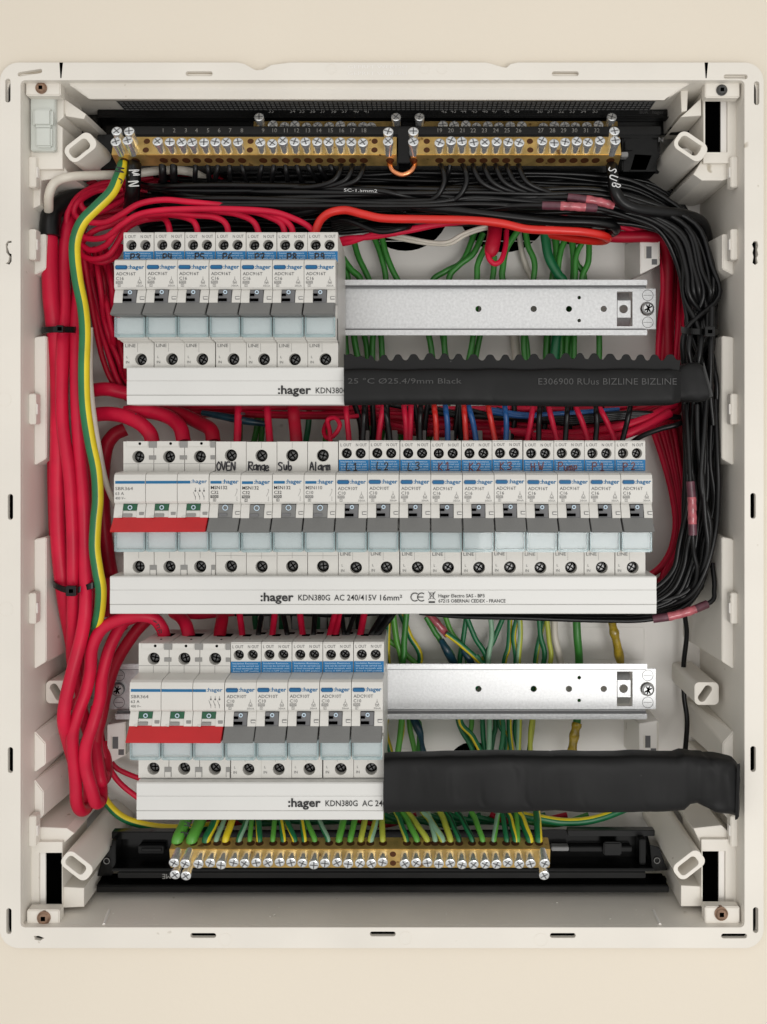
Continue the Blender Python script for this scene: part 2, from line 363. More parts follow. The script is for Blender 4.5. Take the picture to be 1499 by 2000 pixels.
# back panel with round knock-outs
holes=[circ(XX(792,DB),ZZ(402,DB),30,40), circ(XX(985,DB),ZZ(402,DB),31,40), circ(XX(1120,DB),ZZ(440,DB),13,30), circ(XX(925,DB),ZZ(1502,DB),18,32)]
bp=MB(); plate(bp,[rect(X0,X1,Z0,Z1)]+holes,DB,DB+2.5,'boxd'); bp.build('back_panel',enc)
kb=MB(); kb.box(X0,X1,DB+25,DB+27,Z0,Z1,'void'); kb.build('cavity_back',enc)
# raised panel lines on the back panel
for x0,x1,y0,y1 in ((730,875,1462,1500),(770,1260,1225,1290),(700,1090,470,540)):
    rb=MB(); plate(rb,[rrect(XX(x0,DB),XX(x1,DB),ZZ(y1,DB),ZZ(y0,DB),.6),rrect(XX(x0,DB)+.5,XX(x1,DB)-.5,ZZ(y1,DB)+.5,ZZ(y0,DB)-.5,.5)],DB-.35,DB+.2,'boxd'); rb.build('moulded_line',enc)
# inner top lip and grille
lp=MB()
lp.hull([P(150,172,20),P(1330,172,20),P(175,193,24),P(1300,195,24)]+[Vector((XX(x,20),20,Z1+.5)) for x in (128,1352)]+[Vector((XX(x,24),46,Z1+.5)) for x in (150,1330)]+[P(178,197,46),P(1300,197,46)],'box',.5)
lp.build('top_lip',enc)
gr=MB(); gz=Z1-1.0
gy0,gy1=43,62
gx0,gx1=XX(228,44),XX(1280,44)
nx=110
for i in range(nx+1):
    x=gx0+(gx1-gx0)*i/nx; gr.box(x-.22,x+.22,gy0,gy1,gz-.25,gz+.05,'blackm')
for j in range(6):
    y=gy0+(gy1-gy0)*j/5; gr.box(gx0,gx1,y-.4,y+.4,gz-.2,gz+.02,'blackm')
g=gr.build('vent_grille',enc,kind='stuff')
gb=MB(); gb.box(gx0-1,gx1+1,gy0-4,gy1+6,gz+.1,gz+.7,'mesh'); gb.build('grille_backing',enc)
# wall pads (stepped ribs on the side walls)
for side in (0,1):
    for y0,y1,pr in ((455,540,6),(655,912,6.2),(1050,1310,6.2),(1425,1512,5.8),(1520,1612,4.6)):
        za,zb=ZZ(y0,34),ZZ(y1,34); m_=MB(); xw=X0 if side==0 else X1; sg=1 if side==0 else -1
        m_.hull([(xw,34,za-1),(xw+sg*pr,36,za+ (0 if y0<1400 else -9)),(xw,34,zb+1),(xw+sg*pr,36,zb+5),(xw,DB,za),(xw+sg*(pr+5),DB,za),(xw,DB,zb),(xw+sg*(pr+5),DB,zb+5)],'box',.5)
        m_.build('wall_pad',enc)
    for y in (348,486,800,1180,1605):        # little moulded clips on the walls
        m_=MB(); z=ZZ(y,40); xw=X0 if side==0 else X1; sg=1 if side==0 else -1
        m_.box(xw,xw+sg*4.2,26,33,z-9,z+9,'box',.5); m_.box(xw+sg*4.2,xw+sg*4.8,27,30,z-3,z+3,'boxd')
        m_.build('wall_clip',enc)
# corner blocks with rectangular holes, diagonal sockets, rusty fixing screws
DC=30
def corner(poly, hole, d0=DC, d1=60):
    if hole: d1=d0+2.4
    m_=MB(); lps=[[(XX(a,d0),ZZ(b,d0)) for a,b in poly]]
    if hole: lps.append(rect(XX(hole[0],d0),XX(hole[1],d0),ZZ(hole[3],d0),ZZ(hole[2],d0)))
    if hole:
        xa,xb=XX(poly[0][0],d0),XX(max(p[0] for p in poly),d0); za,zb=ZZ(max(p[1] for p in poly),d0),ZZ(min(p[1] for p in poly),d0)
        hx0,hx1,hz0,hz1=XX(hole[0],d0),XX(hole[1],d0),ZZ(hole[3],d0),ZZ(hole[2],d0)
        for b_ in ((xa,hx0,za,zb),(hx1,xb,za,zb),(hx0,hx1,za,hz0),(hx0,hx1,hz1,zb)): m_.box(b_[0],b_[1],d0,d0+3,b_[2],b_[3],'box')
        m_.box(xa,xa+1.2,d0+3,70,za,zb,'box'); m_.box(xb-1.2,xb,d0+3,70,za,zb,'box'); m_.box(xa+1.2,xb-1.2,d0+3,70,za,za+1,'box'); m_.box(xa+1.2,xb-1.2,d0+3,70,zb-1,zb,'box')
    else: plate(m_,lps,d0,d1,'box',.5)
    o=m_.build('corner_block',enc)
    if hole:
        h=MB()
        x0,x1=XX(hole[0],d0),XX(hole[1],d0); z0,z1=ZZ(hole[3],d0),ZZ(hole[2],d0)
        h.box(x0-.3,x1+.3,d0+3.1,d0+6,z0-.3,z1+.3,'void'); (h.box(x1-3.4,x1-.05,d0+1.9,d0+3.05,z0+.05,z1-.05,'boxd') if x0>0 else h.box(x0+.05,x0+3.2,d0+1.9,d0+3.05,z0+.05,z1-.05,'boxd'))
        h.build('clip_hole',o)
corner([(56,160),(124,166),(124,228),(110,240),(122,248),(122,330),(60,330)],None)
corner([(1375,160),(1440,160),(1438,318),(1372,318),(1372,190)],(1378,1422,192,297))
corner([(56,1645),(122,1645),(122,1776),(58,1776)],(76,121,1666,1771))
corner([(1371,1640),(1440,1640),(1440,1772),(1371,1772)],(1373,1418,1663,1767))
for poly in ([(122,1733),(164,1735),(164,1772),(122,1774)],[(1331,1730),(1371,1732),(1371,1771),(1331,1771)],[(117,186),(168,222),(164,232),(128,226)],[(1330,172),(1345,175),(1343,215),(1332,218)],[(1345,215),(1371,190),(1371,225),(1330,228)]):
    corner(poly,None,32,75)
# side ledges under the upper corners and above the lower corners
for poly in ([(58,325),(125,325),(138,345),(80,352),(78,400),(58,410)],[(1372,312),(1440,312),(1436,345),(1412,352),(1372,352),(1355,340)],[(58,1615),(130,1618),(145,1628),(122,1650),(58,1650)],[(1355,1618),(1410,1612),(1440,1640),(1440,1650),(1370,1650)]):
    corner(poly,None,33,95)
def socket(x,y,ang,L=60,Wd=34):
    d=24; cx,cz=XX(x,d),ZZ(y,d); s_=sc(d); l=L/s_/2; w_=Wd/s_/2; a=math.radians(ang)
    m_=MB(); o1=rot(rrect(cx-l,cx+l,cz-w_,cz+w_,w_*.75),a,cx,cz)
    i1=rot(rrect(cx-l+2.4,cx+l-4,cz-w_+2.2,cz+w_-2.4,w_*.42),a,cx,cz)
    plate(m_,[o1,i1],d,DB,'box',.4)
    m_.box(cx-l*.5,cx+l*.5,d+14,d+16,cz-w_*.5,cz+w_*.5,'boxd')
    m_.build('screw_socket',enc)
socket(157,287,38,64,38); socket(1350,285,-34,66,40); socket(150,1692,-38,64,36); socket(1347,1690,38,64,36)
def sockets2(x,y,ang,d):
    cx,cz=XX(x,d),ZZ(y,d); m_=MB(); a=math.radians(ang)
    plate(m_,[rrect(cx-6.5,cx+8.5,cz-7,cz+7,3),rot(rrect(cx-5.5,cx+5.5,cz-2.4,cz+2.4,2.3),a,cx,cz)],d,DB,'box',.4); m_.build('cover_post',enc)
sockets2(1378,1355,55,50); sockets2(110,1352,-60,50)
def boxscrew(x,y,m,r=4.0,d=DC-1.2,parent=enc):
    c=P(x,y,d); s_=MB(); s_.cyl(c+Vector((0,3,0)),c,r,m,20); 
    s_.cyl(c,c+Vector((0,-.8,0)),r*.9,m,20,r2=r*.7)
    s_.box(c.x-r*.32,c.x+r*.32,c.y-.95,c.y-.1,c.z-r*.32,c.z+r*.32,'void')
    return s_.build('fixing_screw',parent)
for xa,xb,ya,yb,sx,sy,sm,sr in ((50,118,157,186,80,171,'rust',3.3),(1378,1446,157,190,1411,175,'screwd',3.2),(52,116,1778,1811,85,1794,'rust',3.9),(1378,1446,1772,1811,1410,1786,'rust',3.9)):
    sh=MB(); d_=DR+5; sh.box(XX(xa,d_),XX(xb,d_),d_,d_+7,ZZ(yb,d_),ZZ(ya,d_),'box',.6); sh=sh.build('screw_boss',enc); boxscrew(sx,sy,sm,sr,DR+4.2,sh)
# translucent catch at the upper left
cl=MB(); cl.box(XX(62,28),XX(110,28),26,30,ZZ(296,28),ZZ(180,28),'clip',.6); cl.box(XX(68,26),XX(107,26),22,27,ZZ(250,25),ZZ(213,25),'clip',1.6); cl.box(XX(72,26),XX(104,26),23.5,27,ZZ(288,25),ZZ(248,25),'clip',1.0)
cl.build('cover_catch',enc)
# small rail brackets moulded on the back
def bracket(x,y,flip=1):
    d=70; m_=MB(); c=P(x,y,d)
    m_.hull([(c.x-6,d,c.z+11),(c.x+6,d,c.z+13),(c.x+6,d,c.z-8),(c.x-6,d,c.z-14),(c.x-9,DB,c.z+11),(c.x+6,DB,c.z+13),(c.x+6,DB,c.z-8),(c.x-9,DB,c.z-14)],'boxd',.4)
    m_.box(c.x-2.5,c.x+1,d-.3,d+.4,c.z-4,c.z+3.5,'greyd'); m_.box(c.x+1.2,c.x+4.6,d-.3,d+.4,c.z-8,c.z-4.5,'greyd')
    m_.box(c.x-3.2,c.x-2.5,d-1,d+.4,c.z-4,c.z+3.5,'box'); m_.box(c.x+5.2,c.x+6,d-1.2,d+1,c.z-8,c.z+12,'box',.2)
    m_.build('rail_bracket',enc)
bracket(1270,492); bracket(1268,1448); bracket(228,1450)
m_=MB(); m_.hull([P(50,1690,60)]+[P(a,b,d) for a,b,d in ((165,1560,100),(205,1640,100),(120,1610,50),(150,1625,50),(120,1570,100),(200,1600,100))],'box'); 
# raised round ejector marks and embossed lettering on the rim
shade_ring=MB(); plate(shade_ring,[rrect(OX0+3.6,OX1-3.6,OZ0+3.6,OZ1-7.7,7),rect(X0-t-.2,X1+t+.2,Z0-t-.2,Z1+t+.2)],DR+4.4,DR+5,'void'); shade_ring.build('slot_shade_ring',enc)  # near-black ring added behind the rim so its slots read as shaded
em=MB()
for x,y,r in ((440,1836,13),(792,1833,13),(1057,1836,13),(8,780,14),(12,1190,14)):
    plate(em,[circ(XX(x,DR),ZZ(y,DR),r/sc(DR),28),circ(XX(x,DR),ZZ(y,DR),r/sc(DR)-.25,28)],DR-.12,DR+.1,'box')
em.build('ejector_mark',enc)
em=MB(); 
text(em,'GEPRFT WEB12U',XX(680,DR),ZZ(133,DR),DR-.1,1.9,'boxd',w=34); text(em,'GEPRFT WEB12U',XX(680,DR),ZZ(146,DR),DR-.1,1.9,'boxd',w=34)
for x in (648,830,864): plate(em,[circ(XX(x,DR),ZZ(134,DR),3.0,18),circ(XX(x,DR),ZZ(134,DR),2.6,18)],DR-.15,DR+.1,'box')
em.build('embossed_lettering',enc)
# gap lines either side of the removable top panel, short flash marks at the bottom
gp=MB()
for x in (119,1380): gp.hull([P(x-3,121.5,DR-.05),P(x+4,121.5,DR-.05),P(x+1,152,DR-.05),P(x-1,152,DR-.05),P(x,121.5,DR+.2)],'void')
gp.build('panel_gap',enc)
sw=MB()
for i in range(60):
    x=R.uniform(150,1320); dd=R.uniform(22,50); r=R.uniform(.15,.5); c=Vector((XX(x,dd),dd,Z0+.3)); sw.hull([c+Vector((R.uniform(-r,r)*2,R.uniform(-r,r)*2,R.uniform(0,r))) for _ in range(6)],'dust')
sw.build('plastic_swarf',label='scattered white plastic drilling crumbs on the bottom wall of the box',cat='debris',kind='stuff')
for x0,x1 in ((213,203),(1277,1290)):
    sg=MB(); a=Vector((XX(x0,34),34,Z0+.1)); b=Vector((XX(x1,18),18,Z0+.1)); sg.cyl(a,b,.9,'boxd',6); sg.build('moulded_rib',enc)

# ================================================================== DIN RAILS
def rail(ytop, label, xl, left_end=False):
    dF, dD = 67, 73.5
    xl_=xl; xr=XX(1265,dF); xr2=XX(1282,dD); zt=ZZ(ytop,dF); zb=zt-35
    t_=thing('mounting_rail',((xl_+xr)/2,dD,zb),label,'mounting rail')
    zc=(zt+zb)/2
    m_=MB(); 
    hs=[circ(XX(x,dD),zc,1.9,18) for x in (935,1043,1112,1180)]+[circ(XX(1132,dD),zc+7.2,1.1,12),circ(XX(1132,dD),zc-7.4,1.1,12)]
    hs+=[rect(XX(1206,dD),XX(1236,dD),zc-11,zc+11), circ(XX(1265,dD),zc,4.4,20)]
    if left_end: hs.append(circ(XX(232,dD),zc,4.0,20))
    lx = XX(216,dD) if left_end else xl_
    plate(m_,[rect(lx,xr2,zc-13,zc+13)]+hs,dD,dD+1.2,'steel',.15); m_.build('rail_deck',t_)
    for sg in (1,-1):
        f=MB(); f.box(xl_,xr,dF,dF+1.2,zc+sg*14.1,zc+sg*17.5,'steel',.25); f.box(xl_,xr,dF+3.2,dF+3.8,zc+sg*13.0,zc+sg*14.6,'greyd'); f.box(xl_,xr,dF+1.3,dF+3.1,zc+sg*14.2,zc+sg*14.8,'steel'); f.box(xl_,xr,dF+3.9,dD+1,zc+sg*13.1,zc+sg*13.6,'steel')  # dark grey strip paints the shading line between flange and deck
        f.build('rail_flange',t_)
    tb=MB(); x0,x1=XX(1207,dD),XX(1233,dD)
    plate(tb,[rect(x0,x1,zc-5.5,zc+5.5),circ((x0+x1)/2-.3,zc,2.7,18)],dD+.6,dD+1.6,'steel',.1)
    tb.hull([(x0,dD+1,zc+5.6),(x1,dD+1,zc+5.6),(x0,dD+6,zc+11),(x1,dD+6,zc+11),(x0,dD+1.8,zc+5.5),(x1,dD+7,zc+11)],'steel')
    tb.hull([(x0,dD+1,zc-5.6),(x1,dD+1,zc-5.6),(x0,dD+6,zc-11),(x1,dD+6,zc-11),(x0,dD+1.8,zc-5.5),(x1,dD+7,zc-11)],'steel')
    tb.build('pressed_tab',t_)
    for x in ([1265]+([232] if left_end else [])):
        s_=MB(); c=Vector((XX(x,dD),dD-2.2,zc)); s_.cyl(c+Vector((0,3,0)),c,4.0,'screwd',20); s_.cyl(c,c+Vector((0,-.7,0)),3.7,'steel',20,r2=2.8)
        for a in (.5,.5+math.pi/2,.5+math.pi/4):
            u=Vector((math.cos(a),0,math.sin(a))); v=Vector((-math.sin(a),0,math.cos(a)))
            s_.add([c+u*sx*2.6+v*sz*.45+Vector((0,-.75,0)) for sx,sz in ((-1,-1),(1,-1),(1,1),(-1,1))],[(3,2,1,0)],'void')
        s_.build('rail_screw',t_)
        for sg in (1,-1):
            s_=MB(); plate(s_,[circ(XX(x,dD)+.3,zc+sg*8.6,3.6,20),circ(XX(x,dD)+.3,zc+sg*8.6,3.3,20)],dD-.2,dD+.3,'screwd'); plate(s_,[rect(XX(x,dD)-2.4,XX(x,dD)+2.8,zc+sg*8.6-.12,zc+sg*8.6+.12)],dD-.2,dD+.3,'screwd')
            s_.build('embossed_mark',t_)
    return t_
rail(546,'galvanised steel mounting rail beside the upper breaker row, above the wavy-edged black sleeve',XX(240,67))
rail(1297,'galvanised steel mounting rail beside the lowest breaker row',XX(225,67),True)

# ================================================================== BREAKERS
MW=17.7
def term_screw(t_, x, z, d=16, r=2.9, rs=2.5, wellm='void'):
    m_=MB(); m_.cyl((x,d+7.5,z),(x,d+5.2,z),r+.05,'void',16)
    rs*=.9; c=Vector((x,d+4.2,z)); m_.cyl((x,d+5.2,z),c,rs*.92,'screwd',14); m_.cyl(c,c+Vector((0,-.5,0)),rs*.9,'screwd',14,r2=rs*.68)
    a=R.uniform(0,1.5)
    for q in (a,a+math.pi/2):
        u=Vector((math.cos(q),0,math.sin(q))); v=Vector((-math.sin(q),0,math.cos(q)))
        m_.add([c+u*sx*rs*.75+v*sz*.38+Vector((0,-.56,0)) for sx,sz in ((-1,-1),(1,-1),(1,1),(-1,1))],[(3,2,1,0)],'void')
    m_.build('terminal_screw',t_)
def case_mod(m_, x0, x1, tholes, bholes, notch=False):
    g=.14
    # core with set-back terminal zones; plates with screw wells in front of them
    prof=[(23,18.2),(60,17.2),(70,12),(70,-56),(60,-59),(23,-59.2),(23,-46),(10,-44.2),(10,0.2),(23,1.5)]
    m_.prismx(prof,x0+g,x1-g,'white',.3)
    plate(m_,[rect(x0+g,x1-g,1.2,18.3)]+[circ(a,b,r,22) for a,b,r in tholes],16,23.1,'white',.25)
    plate(m_,[rect(x0+g,x1-g,-59.3,-43.8)]+[circ(a,b,r,22) for a,b,r in bholes],16,23.1,'white',.25)
    # nose: sloped shoulder and front face
    m_.prismx([(16.2,1.3),(3,.8),(.8,-.2),(0,-2.6),(0,-15.2),(1.0,-16.4),(12,-16.6),(12,1.0)],x0+g,x1-g,'white',.22)
    # lower nose behind the label window
    m_.prismx([(5,-31.6),(3.4,-42.4),(6,-43.9),(16.2,-43.9),(16.2,-31)],x0+g,x1-g,'white',.15)
def nose_cheeks(m_, x0, x1, cx0, cx1):
    # curved shoulders either side of the toggle slot
    prof=[(1.6,-16.5),(.6,-18.5),(-.6,-21.5),(-1.2,-24.2),(12,-24.2),(12,-16.5)]
    m_.prismx(prof,x0+.14,cx0,'white',.12); m_.prismx(prof,cx1,x1-.14,'white',.12)
    m_.prismx([(3.6,-16.5),(2.4,-24.5),(12,-24.5),(12,-16.5)],cx0,cx1,'greyd')
    m_.box(x1-2.9,x1-.5,-.9,.6,-22.3,-20.6,'greyd'); m_.box(x1-2.6,x1-.3,-1.1,.4,-21.9,-20.9,'white')
def toggle(t_, x0, x1, m='grey', slot=True):
    a=MB(); a.prismx([(-1.0,-23.9),(-7.2,-30.4),(-7.8,-31.2),(-6.6,-31.7),(2,-31.6),(5,-24.2)],x0+.3,x1-.55,m,.22)
    return a.build('toggle',t_)
def window(t_, x0, x1, edge_only=False):
    c=MB(); c.box(x0+1.0,x1-1.0,2.6,3.2,-41.4,-32.2,'card'); c.build('label_card',t_)
    m_=MB(); m_.box(x0+.5,x1-.5,-.2,.5,-42.2,-31.9,'clear',.2)
    w=m_.build('label_window',t_)
    e=MB()
    e.box(x0+.35,x0+1.15,-.5,3.4,-43,-31.9,'cleare',.15); e.box(x1-1.15,x1-.35,-.5,3.4,-43,-31.9,'cleare',.15)
    e.box(x0+1.1,x1-1.1,-.6,1.2,-43.3,-41.6,'cleare',.2); e.box(x0+1.9,x0+3.2,-.9,.2,-42.9,-42.0,'cleare',.1); e.box(x1-3.2,x1-1.9,-.9,.2,-42.9,-42.0,'cleare',.1)
    e.build('window_frame',w)
def rcbo(kind):
    t_=thing('circuit_breaker',(0,70,0),'x','circuit breaker','two-terminal breakers with blue warning labels'); t_['_o']=(0,0,0)
    t_.location=(0,0,0)
    m_=MB(); case_mod(m_,0,MW,[(4.7,11.6,2.95),(12.7,11.6,2.95)],[(10.2,-54.2,3.4)])
    nose_cheeks(m_,0,MW,5.0,12.8); m_.box(8.2,8.35,15.9,16.1,-50,-44,'printl')
    m_.box(.2,MW-.2,16.3,24,18.35,18.9,'white',.1); m_.box(2.6,7.4,37,43,17.0,17.85,'void'); m_.box(10.6,15,44,49,17.0,17.75,'void'); m_.box(11.2,15,61,66,15,25,'printl',.3); m_.box(8.7,8.85,24.2,30,18,18.3,'printl')
    m_.build('case',t_)
    term_screw(t_,4.7,11.6); term_screw(t_,12.7,11.6); term_screw(t_,10.2,-54.2,r=3.4,rs=3.0)
    b=MB(); b.box(.25,MW-.25,15.72,16.1,1.5,7.9,'blue',.08); b=b.build('blue_label',t_)
    q=MB()
    for i,s in enumerate(('Insulation Resistance','test can be carried out','at load terminals with','device in OFF position')):
        text(q,s,1.3,6.4-i*1.45,15.66,.95,'printw',w=14.6+(.4 if i else -.2))
    q.build('label_text',b)
    q=MB(); text(q,'L OUT',1.2,15.6,15.8,1.75,'print',w=6.2,off=.0); text(q,'N OUT',10.1,15.6,15.8,1.75,'print',w=6.2)
    text(q,'LINE',1.2,-47.3,15.8,1.9,'print',w=6.0); text(q,'L',2.0,-53.6,15.8,1.4,'print'); text(q,'IN',1.6,-56.6,15.8,1.5,'print')
    rating='916' if kind==16 else '910'
    text(q,'ADC%sT'%rating,1.2,-8.6,-.16,1.75,'print',w=11,off=.006); text(q,'C%d'%kind,1.2,-11.2,-.16,1.75,'print',w=4.3,off=.006)
    text(q,'6000',1.2,-13.1,-.16,1.2,'printl',w=3.6,off=.02); plate(q,[rect(1.1,4.9,-13.3,-11.7),rect(1.25,4.75,-13.15,-11.85)],-.2,-.1,'printl'); text(q,'3',2.6,-14.9,-.16,1.1,'printl'); plate(q,[rect(2.2,3.8,-15.1,-13.6),rect(2.35,3.65,-14.95,-13.75)],-.2,-.1,'printl')
    cx=14.4
    plate(q,[[(cx-1.2,-12.6),(cx+1.2,-12.6),(cx,-10.4)],[(cx-.85,-12.4),(cx+.85,-12.4),(cx,-10.85)]],-.2,-.1,'printl')
    plate(q,[circ(cx-.5,-13.1,.55,10),circ(cx-.5,-13.1,.4,10)],-.2,-.1,'printl'); plate(q,[circ(cx+.6,-13.1,.55,10),circ(cx+.6,-13.1,.4,10)],-.2,-.1,'printl')
    q.box(cx-.08,cx+.08,-.2,-.1,-10.6,-9.4,'printl'); text(q,'30mA',cx-1.9,-15,-.16,1.0,'printl',w=4.0,off=.01)
    q.build('printed_text',t_)
    q=MB(); q.box(.8,7.6,-1.0,.3,-5.3,-3.0,'bluetab',.45); q.box(1.5,6.9,-1.12,-.9,-4.6,-3.7,'bluep',.1); q.build('test_button',t_)
    q=MB(); text(q,':hager',8.1,-5.0,-.18,2.25,'bluep',w=8.8,off=.022); q.build('brand_lettering',t_)
    tg=toggle(t_,0,MW)
    i_=MB(); i_.prismx([(.4,-16.8),(-.6,-24.0),(4,-24.0),(4,-16.8)],5.3,12.5,'greyd',.15)
    i_.box(5.25,7.6,-.7,1.5,-20.2,-18.9,'void'); i_.box(5.3,10.0,-1.2,1.5,-23.2,-21.7,'void'); i_.box(5.6,9.6,-.95,1.5,-22.8,-21.95,'grey')
    plate(i_,[circ(9.1,-18.1,1.15,16),circ(9.1,-18.1,.62,16)],-.55,-.1,'printw')
    i_.build('position_indicator',t_)
    window(t_,0,MW)
    return t_
def mcb(kind):
    t_=thing('circuit_breaker',(0,0,0),'x','circuit breaker','single-terminal breakers labelled by hand')
    m_=MB(); m_.box(5.6,12.4,37,44,17.0,17.85,'void'); case_mod(m_,0,MW,[(8.8,10.3,3.5)],[(8.8,-53.6,3.5)])
    nose_cheeks(m_,0,MW,5.0,13.2); m_.box(8.8,8.95,15.9,16.1,-49,-44,'printl'); m_.box(8.8,8.95,15.85,16.1,14.5,18,'printl'); m_.box(.5,MW-.5,15.9,16.1,-47.4,-47.25,'printl')
    m_.build('case',t_)
    term_screw(t_,8.8,10.3,r=3.5,rs=3.1); term_screw(t_,8.8,-53.6,r=3.5,rs=3.1)
    q=MB(); pm='print' if kind==10 else 'printb'
    text(q,'MSN110' if kind==10 else 'MSN132',1.0,-8.2,-.16,1.85,pm,w=9.2,off=.01); text(q,'C%d'%kind,1.0,-10.8,-.16,1.75,pm,w=4.2,off=.008)
    text(q,'6000',1.0,-12.9,-.16,1.2,pm,w=4.0,off=.01); plate(q,[rect(.8,5.2,-13.1,-11.5),rect(.95,5.05,-12.95,-11.65)],-.2,-.1,pm); text(q,'3',2.7,-14.8,-.16,1.1,pm); plate(q,[rect(2.3,3.9,-15,-13.5),rect(2.45,3.75,-14.85,-13.65)],-.2,-.1,pm)
    for a,b in (((15.6,-8.2),(15.6,-9.6)),((15.6,-9.6),(14.5,-12.0)),((15.6,-12.2),(15.6,-14.0)),((15.2,-14.2),(15.9,-14.6)),((15.2,-8.0),(15.9,-8.6))): stroke(q,[a,b],.18,'printl',-.16)
    q.build('printed_text',t_)
    q=MB(); q.box(.8,7.0,-.22,.1,-5.1,-3.6,'bluep',.05); text(q,':hager',7.6,-5.0,-.18,2.25,'bluep',w=8.9,off=.022); q.build('brand_lettering',t_)
    toggle(t_,0,MW)
    i_=MB(); i_.prismx([(.4,-16.8),(-.6,-24.0),(4,-24.0),(4,-16.8)],5.2,13.0,'grey',.15)
    i_.box(5.6,10.2,-1.1,1.5,-23.0,-21.6,'greyd'); plate(i_,[circ(9.1,-18.5,1.6,18),circ(9.1,-18.5,1.15,18)],-.65,-.1,'printw'); i_.build('position_indicator',t_)
    window(t_,0,MW)
    return t_
def isolator():
    t_=thing('isolator_switch',(0,0,0),'x','isolator switch','three-pole isolators with red toggles')
    Wd=3*MW
    for k in range(3):
        x=k*MW; m_=MB(); case_mod(m_,x,x+MW,[(x+8.8,9.4,3.5)],[(x+8.8,-53.9,3.5)])
        prof=[(1.6,-16.5),(.6,-18.5),(-.6,-21.5),(-1.2,-24.2),(12,-24.2),(12,-16.5)]
        m_.prismx(prof,x+.14,x+4.9,'white',.12); m_.prismx(prof,x+12.9,x+MW-.14,'white',.12)
        m_.prismx([(3.6,-16.5),(2.4,-24.5),(12,-24.5),(12,-16.5)],x+4.9,x+12.9,'white')
        m_.box(x+MW-3.4,x+MW-.7,-.9,.6,-22.8,-21,'printl',.1); m_.hull([(x+1.6,-.8,-24),(x+5,-.6,-22),(x+5,-2.2,-24),(x+3,-1.4,-23.4)],'white')
        # upper terminal relief: notches between poles, ridge along the top, seams
        m_.box(x+2.2,x+14.6,15.1,16.3,15.3,18.4,'white',.2); m_.box(x+14.9,x+MW+1.8 if k<2 else x+MW-.2,15.7,16.4,12.0 if 0 else 14.6,18.2,'printl',.1)
        m_.box(x+15.0,x+MW+1.4 if k<2 else x+MW-.2,15.6,16.4,7.8,10.2,'printl',.1)
        m_.box(x+.3,x+MW-.3,15.85,16.2,5.35,5.55,'printl'); m_.box(x+8.6,x+8.8,15.85,16.2,.5,5.4,'printl')
        m_.box(x+15.2,x+MW+1.6 if k<2 else x+MW-.2,15.7,16.4,-58.6,-52.8,'printl',.1); m_.box(x+15.6,x+MW+1.2 if k<2 else x+MW-.3,15.4,16.2,-58.8,-55.6,'white',.1)
        m_.cyl((x+10,15.0,17),(x+10,15.15,17),.8,'void',12); m_.box(x+5,x+13.5,36,45,17.0,17.85,'void'); m_.cyl((x+10,27,18.4),(x+10,27,17),.6,'void',10)
        m_.box(x+8.8,x+8.95,15.9,16.1,-49,-44,'printl')
        m_.build('case',t_)
        term_screw(t_,x+8.8,9.4,r=3.5,rs=3.0); term_screw(t_,x+8.8,-53.9,r=3.5,rs=3.0)
        i_=MB(); i_.prismx([(1.2,-16.7),(0,-20.2),(4,-20.2),(4,-16.7)],x+5.0,x+12.8,'green_ind',.12); plate(i_,[circ(x+9.1,-18.5,1.25,16),circ(x+9.1,-18.5,.8,16)],-.35,.3,'printw')
        i_.prismx([(.6,-20.3),(-.6,-24.2),(4,-24.2),(4,-20.3)],x+5.0,x+12.8,'white',.1); i_.box(x+5.4,x+10.4,-1.0,1.5,-23.6,-21.9,'printl',.1)
        i_.build('green_indicator',t_)
        window(t_,x,x+MW)
    m_=MB(); m_.prismx([(-1.0,-23.9),(-7.2,-30.4),(-7.8,-31.2),(-6.6,-31.7),(2,-31.6),(5,-24.2)],.2,Wd-.5,'toggred',.22); m_.build('red_toggle',t_)
    q=MB(); q.box(.9,MW-.3,-.2,.1,-5.2,-3.7,'bluep'); q.box(MW+.3,2*MW-.2,-.2,.1,-5.2,-3.7,'bluep'); q.box(2*MW+.2,2*MW+7.4,-.2,.1,-5.2,-3.7,'bluep')
    text(q,':hager',2*MW+7.9,-5.0,-.18,2.1,'bluep',w=8.8,off=.012); q.build('brand_lettering',t_)
    q=MB(); text(q,'SBR364',.9,-8.8,-.16,1.8,'print',w=9.8); text(q,'63 A',.9,-11.5,-.16,1.7,'print',w=4.8); text(q,'400 V~',.9,-14.0,-.16,1.5,'print',w=5.6)
    for k in range(3):
        x=2*MW+10.2+k*2.4; stroke(q,[(x,-7.6),(x,-9.8)],.2,'print',-.16); stroke(q,[(x-1.1,-10.0),(x,-13.0)],.22,'print',-.16); stroke(q,[(x,-12.2),(x,-14.2)],.2,'print',-.16); plate(q,[circ(x,-9.3,.5,10)],-.2,-.1,'print')
    q.build('printed_text',t_)
    return t_
PR={16:rcbo(16),10:rcbo(10),'m32':mcb(32),'m10':mcb(10),'iso':isolator()}
used=set(); HAND=[]
def place(kind,x,z,label,hand=None):
    p=PR[kind]
    if kind in used: o=copy_tree(p)
    else: o=p; used.add(kind)
    o.location=((x+R.uniform(-.06,.06))*S,R.uniform(-.3,.3)*S,(z+R.uniform(-.16,.16))*S); o.rotation_euler=(0,math.radians(R.uniform(-.22,.22)),math.radians(R.uniform(-.25,.25))); o['label']=label; o['_o']=(0,0,0)
    if hand: HAND.append((o,hand))
    return o
def write_all():
    for o,hand in HAND:
        s,m,hx,hz,h,wd,sp=hand; q=MB(); handw(q,s,hx,hz,15.55,h,m,wd,sp=sp); q.build('handwriting',o)
XR1=-173.6; ZR1,ZR2,ZR3=98.0,-22.0,-138.0
row1=['P3','P4','P5','P6','P7','P8','P9']
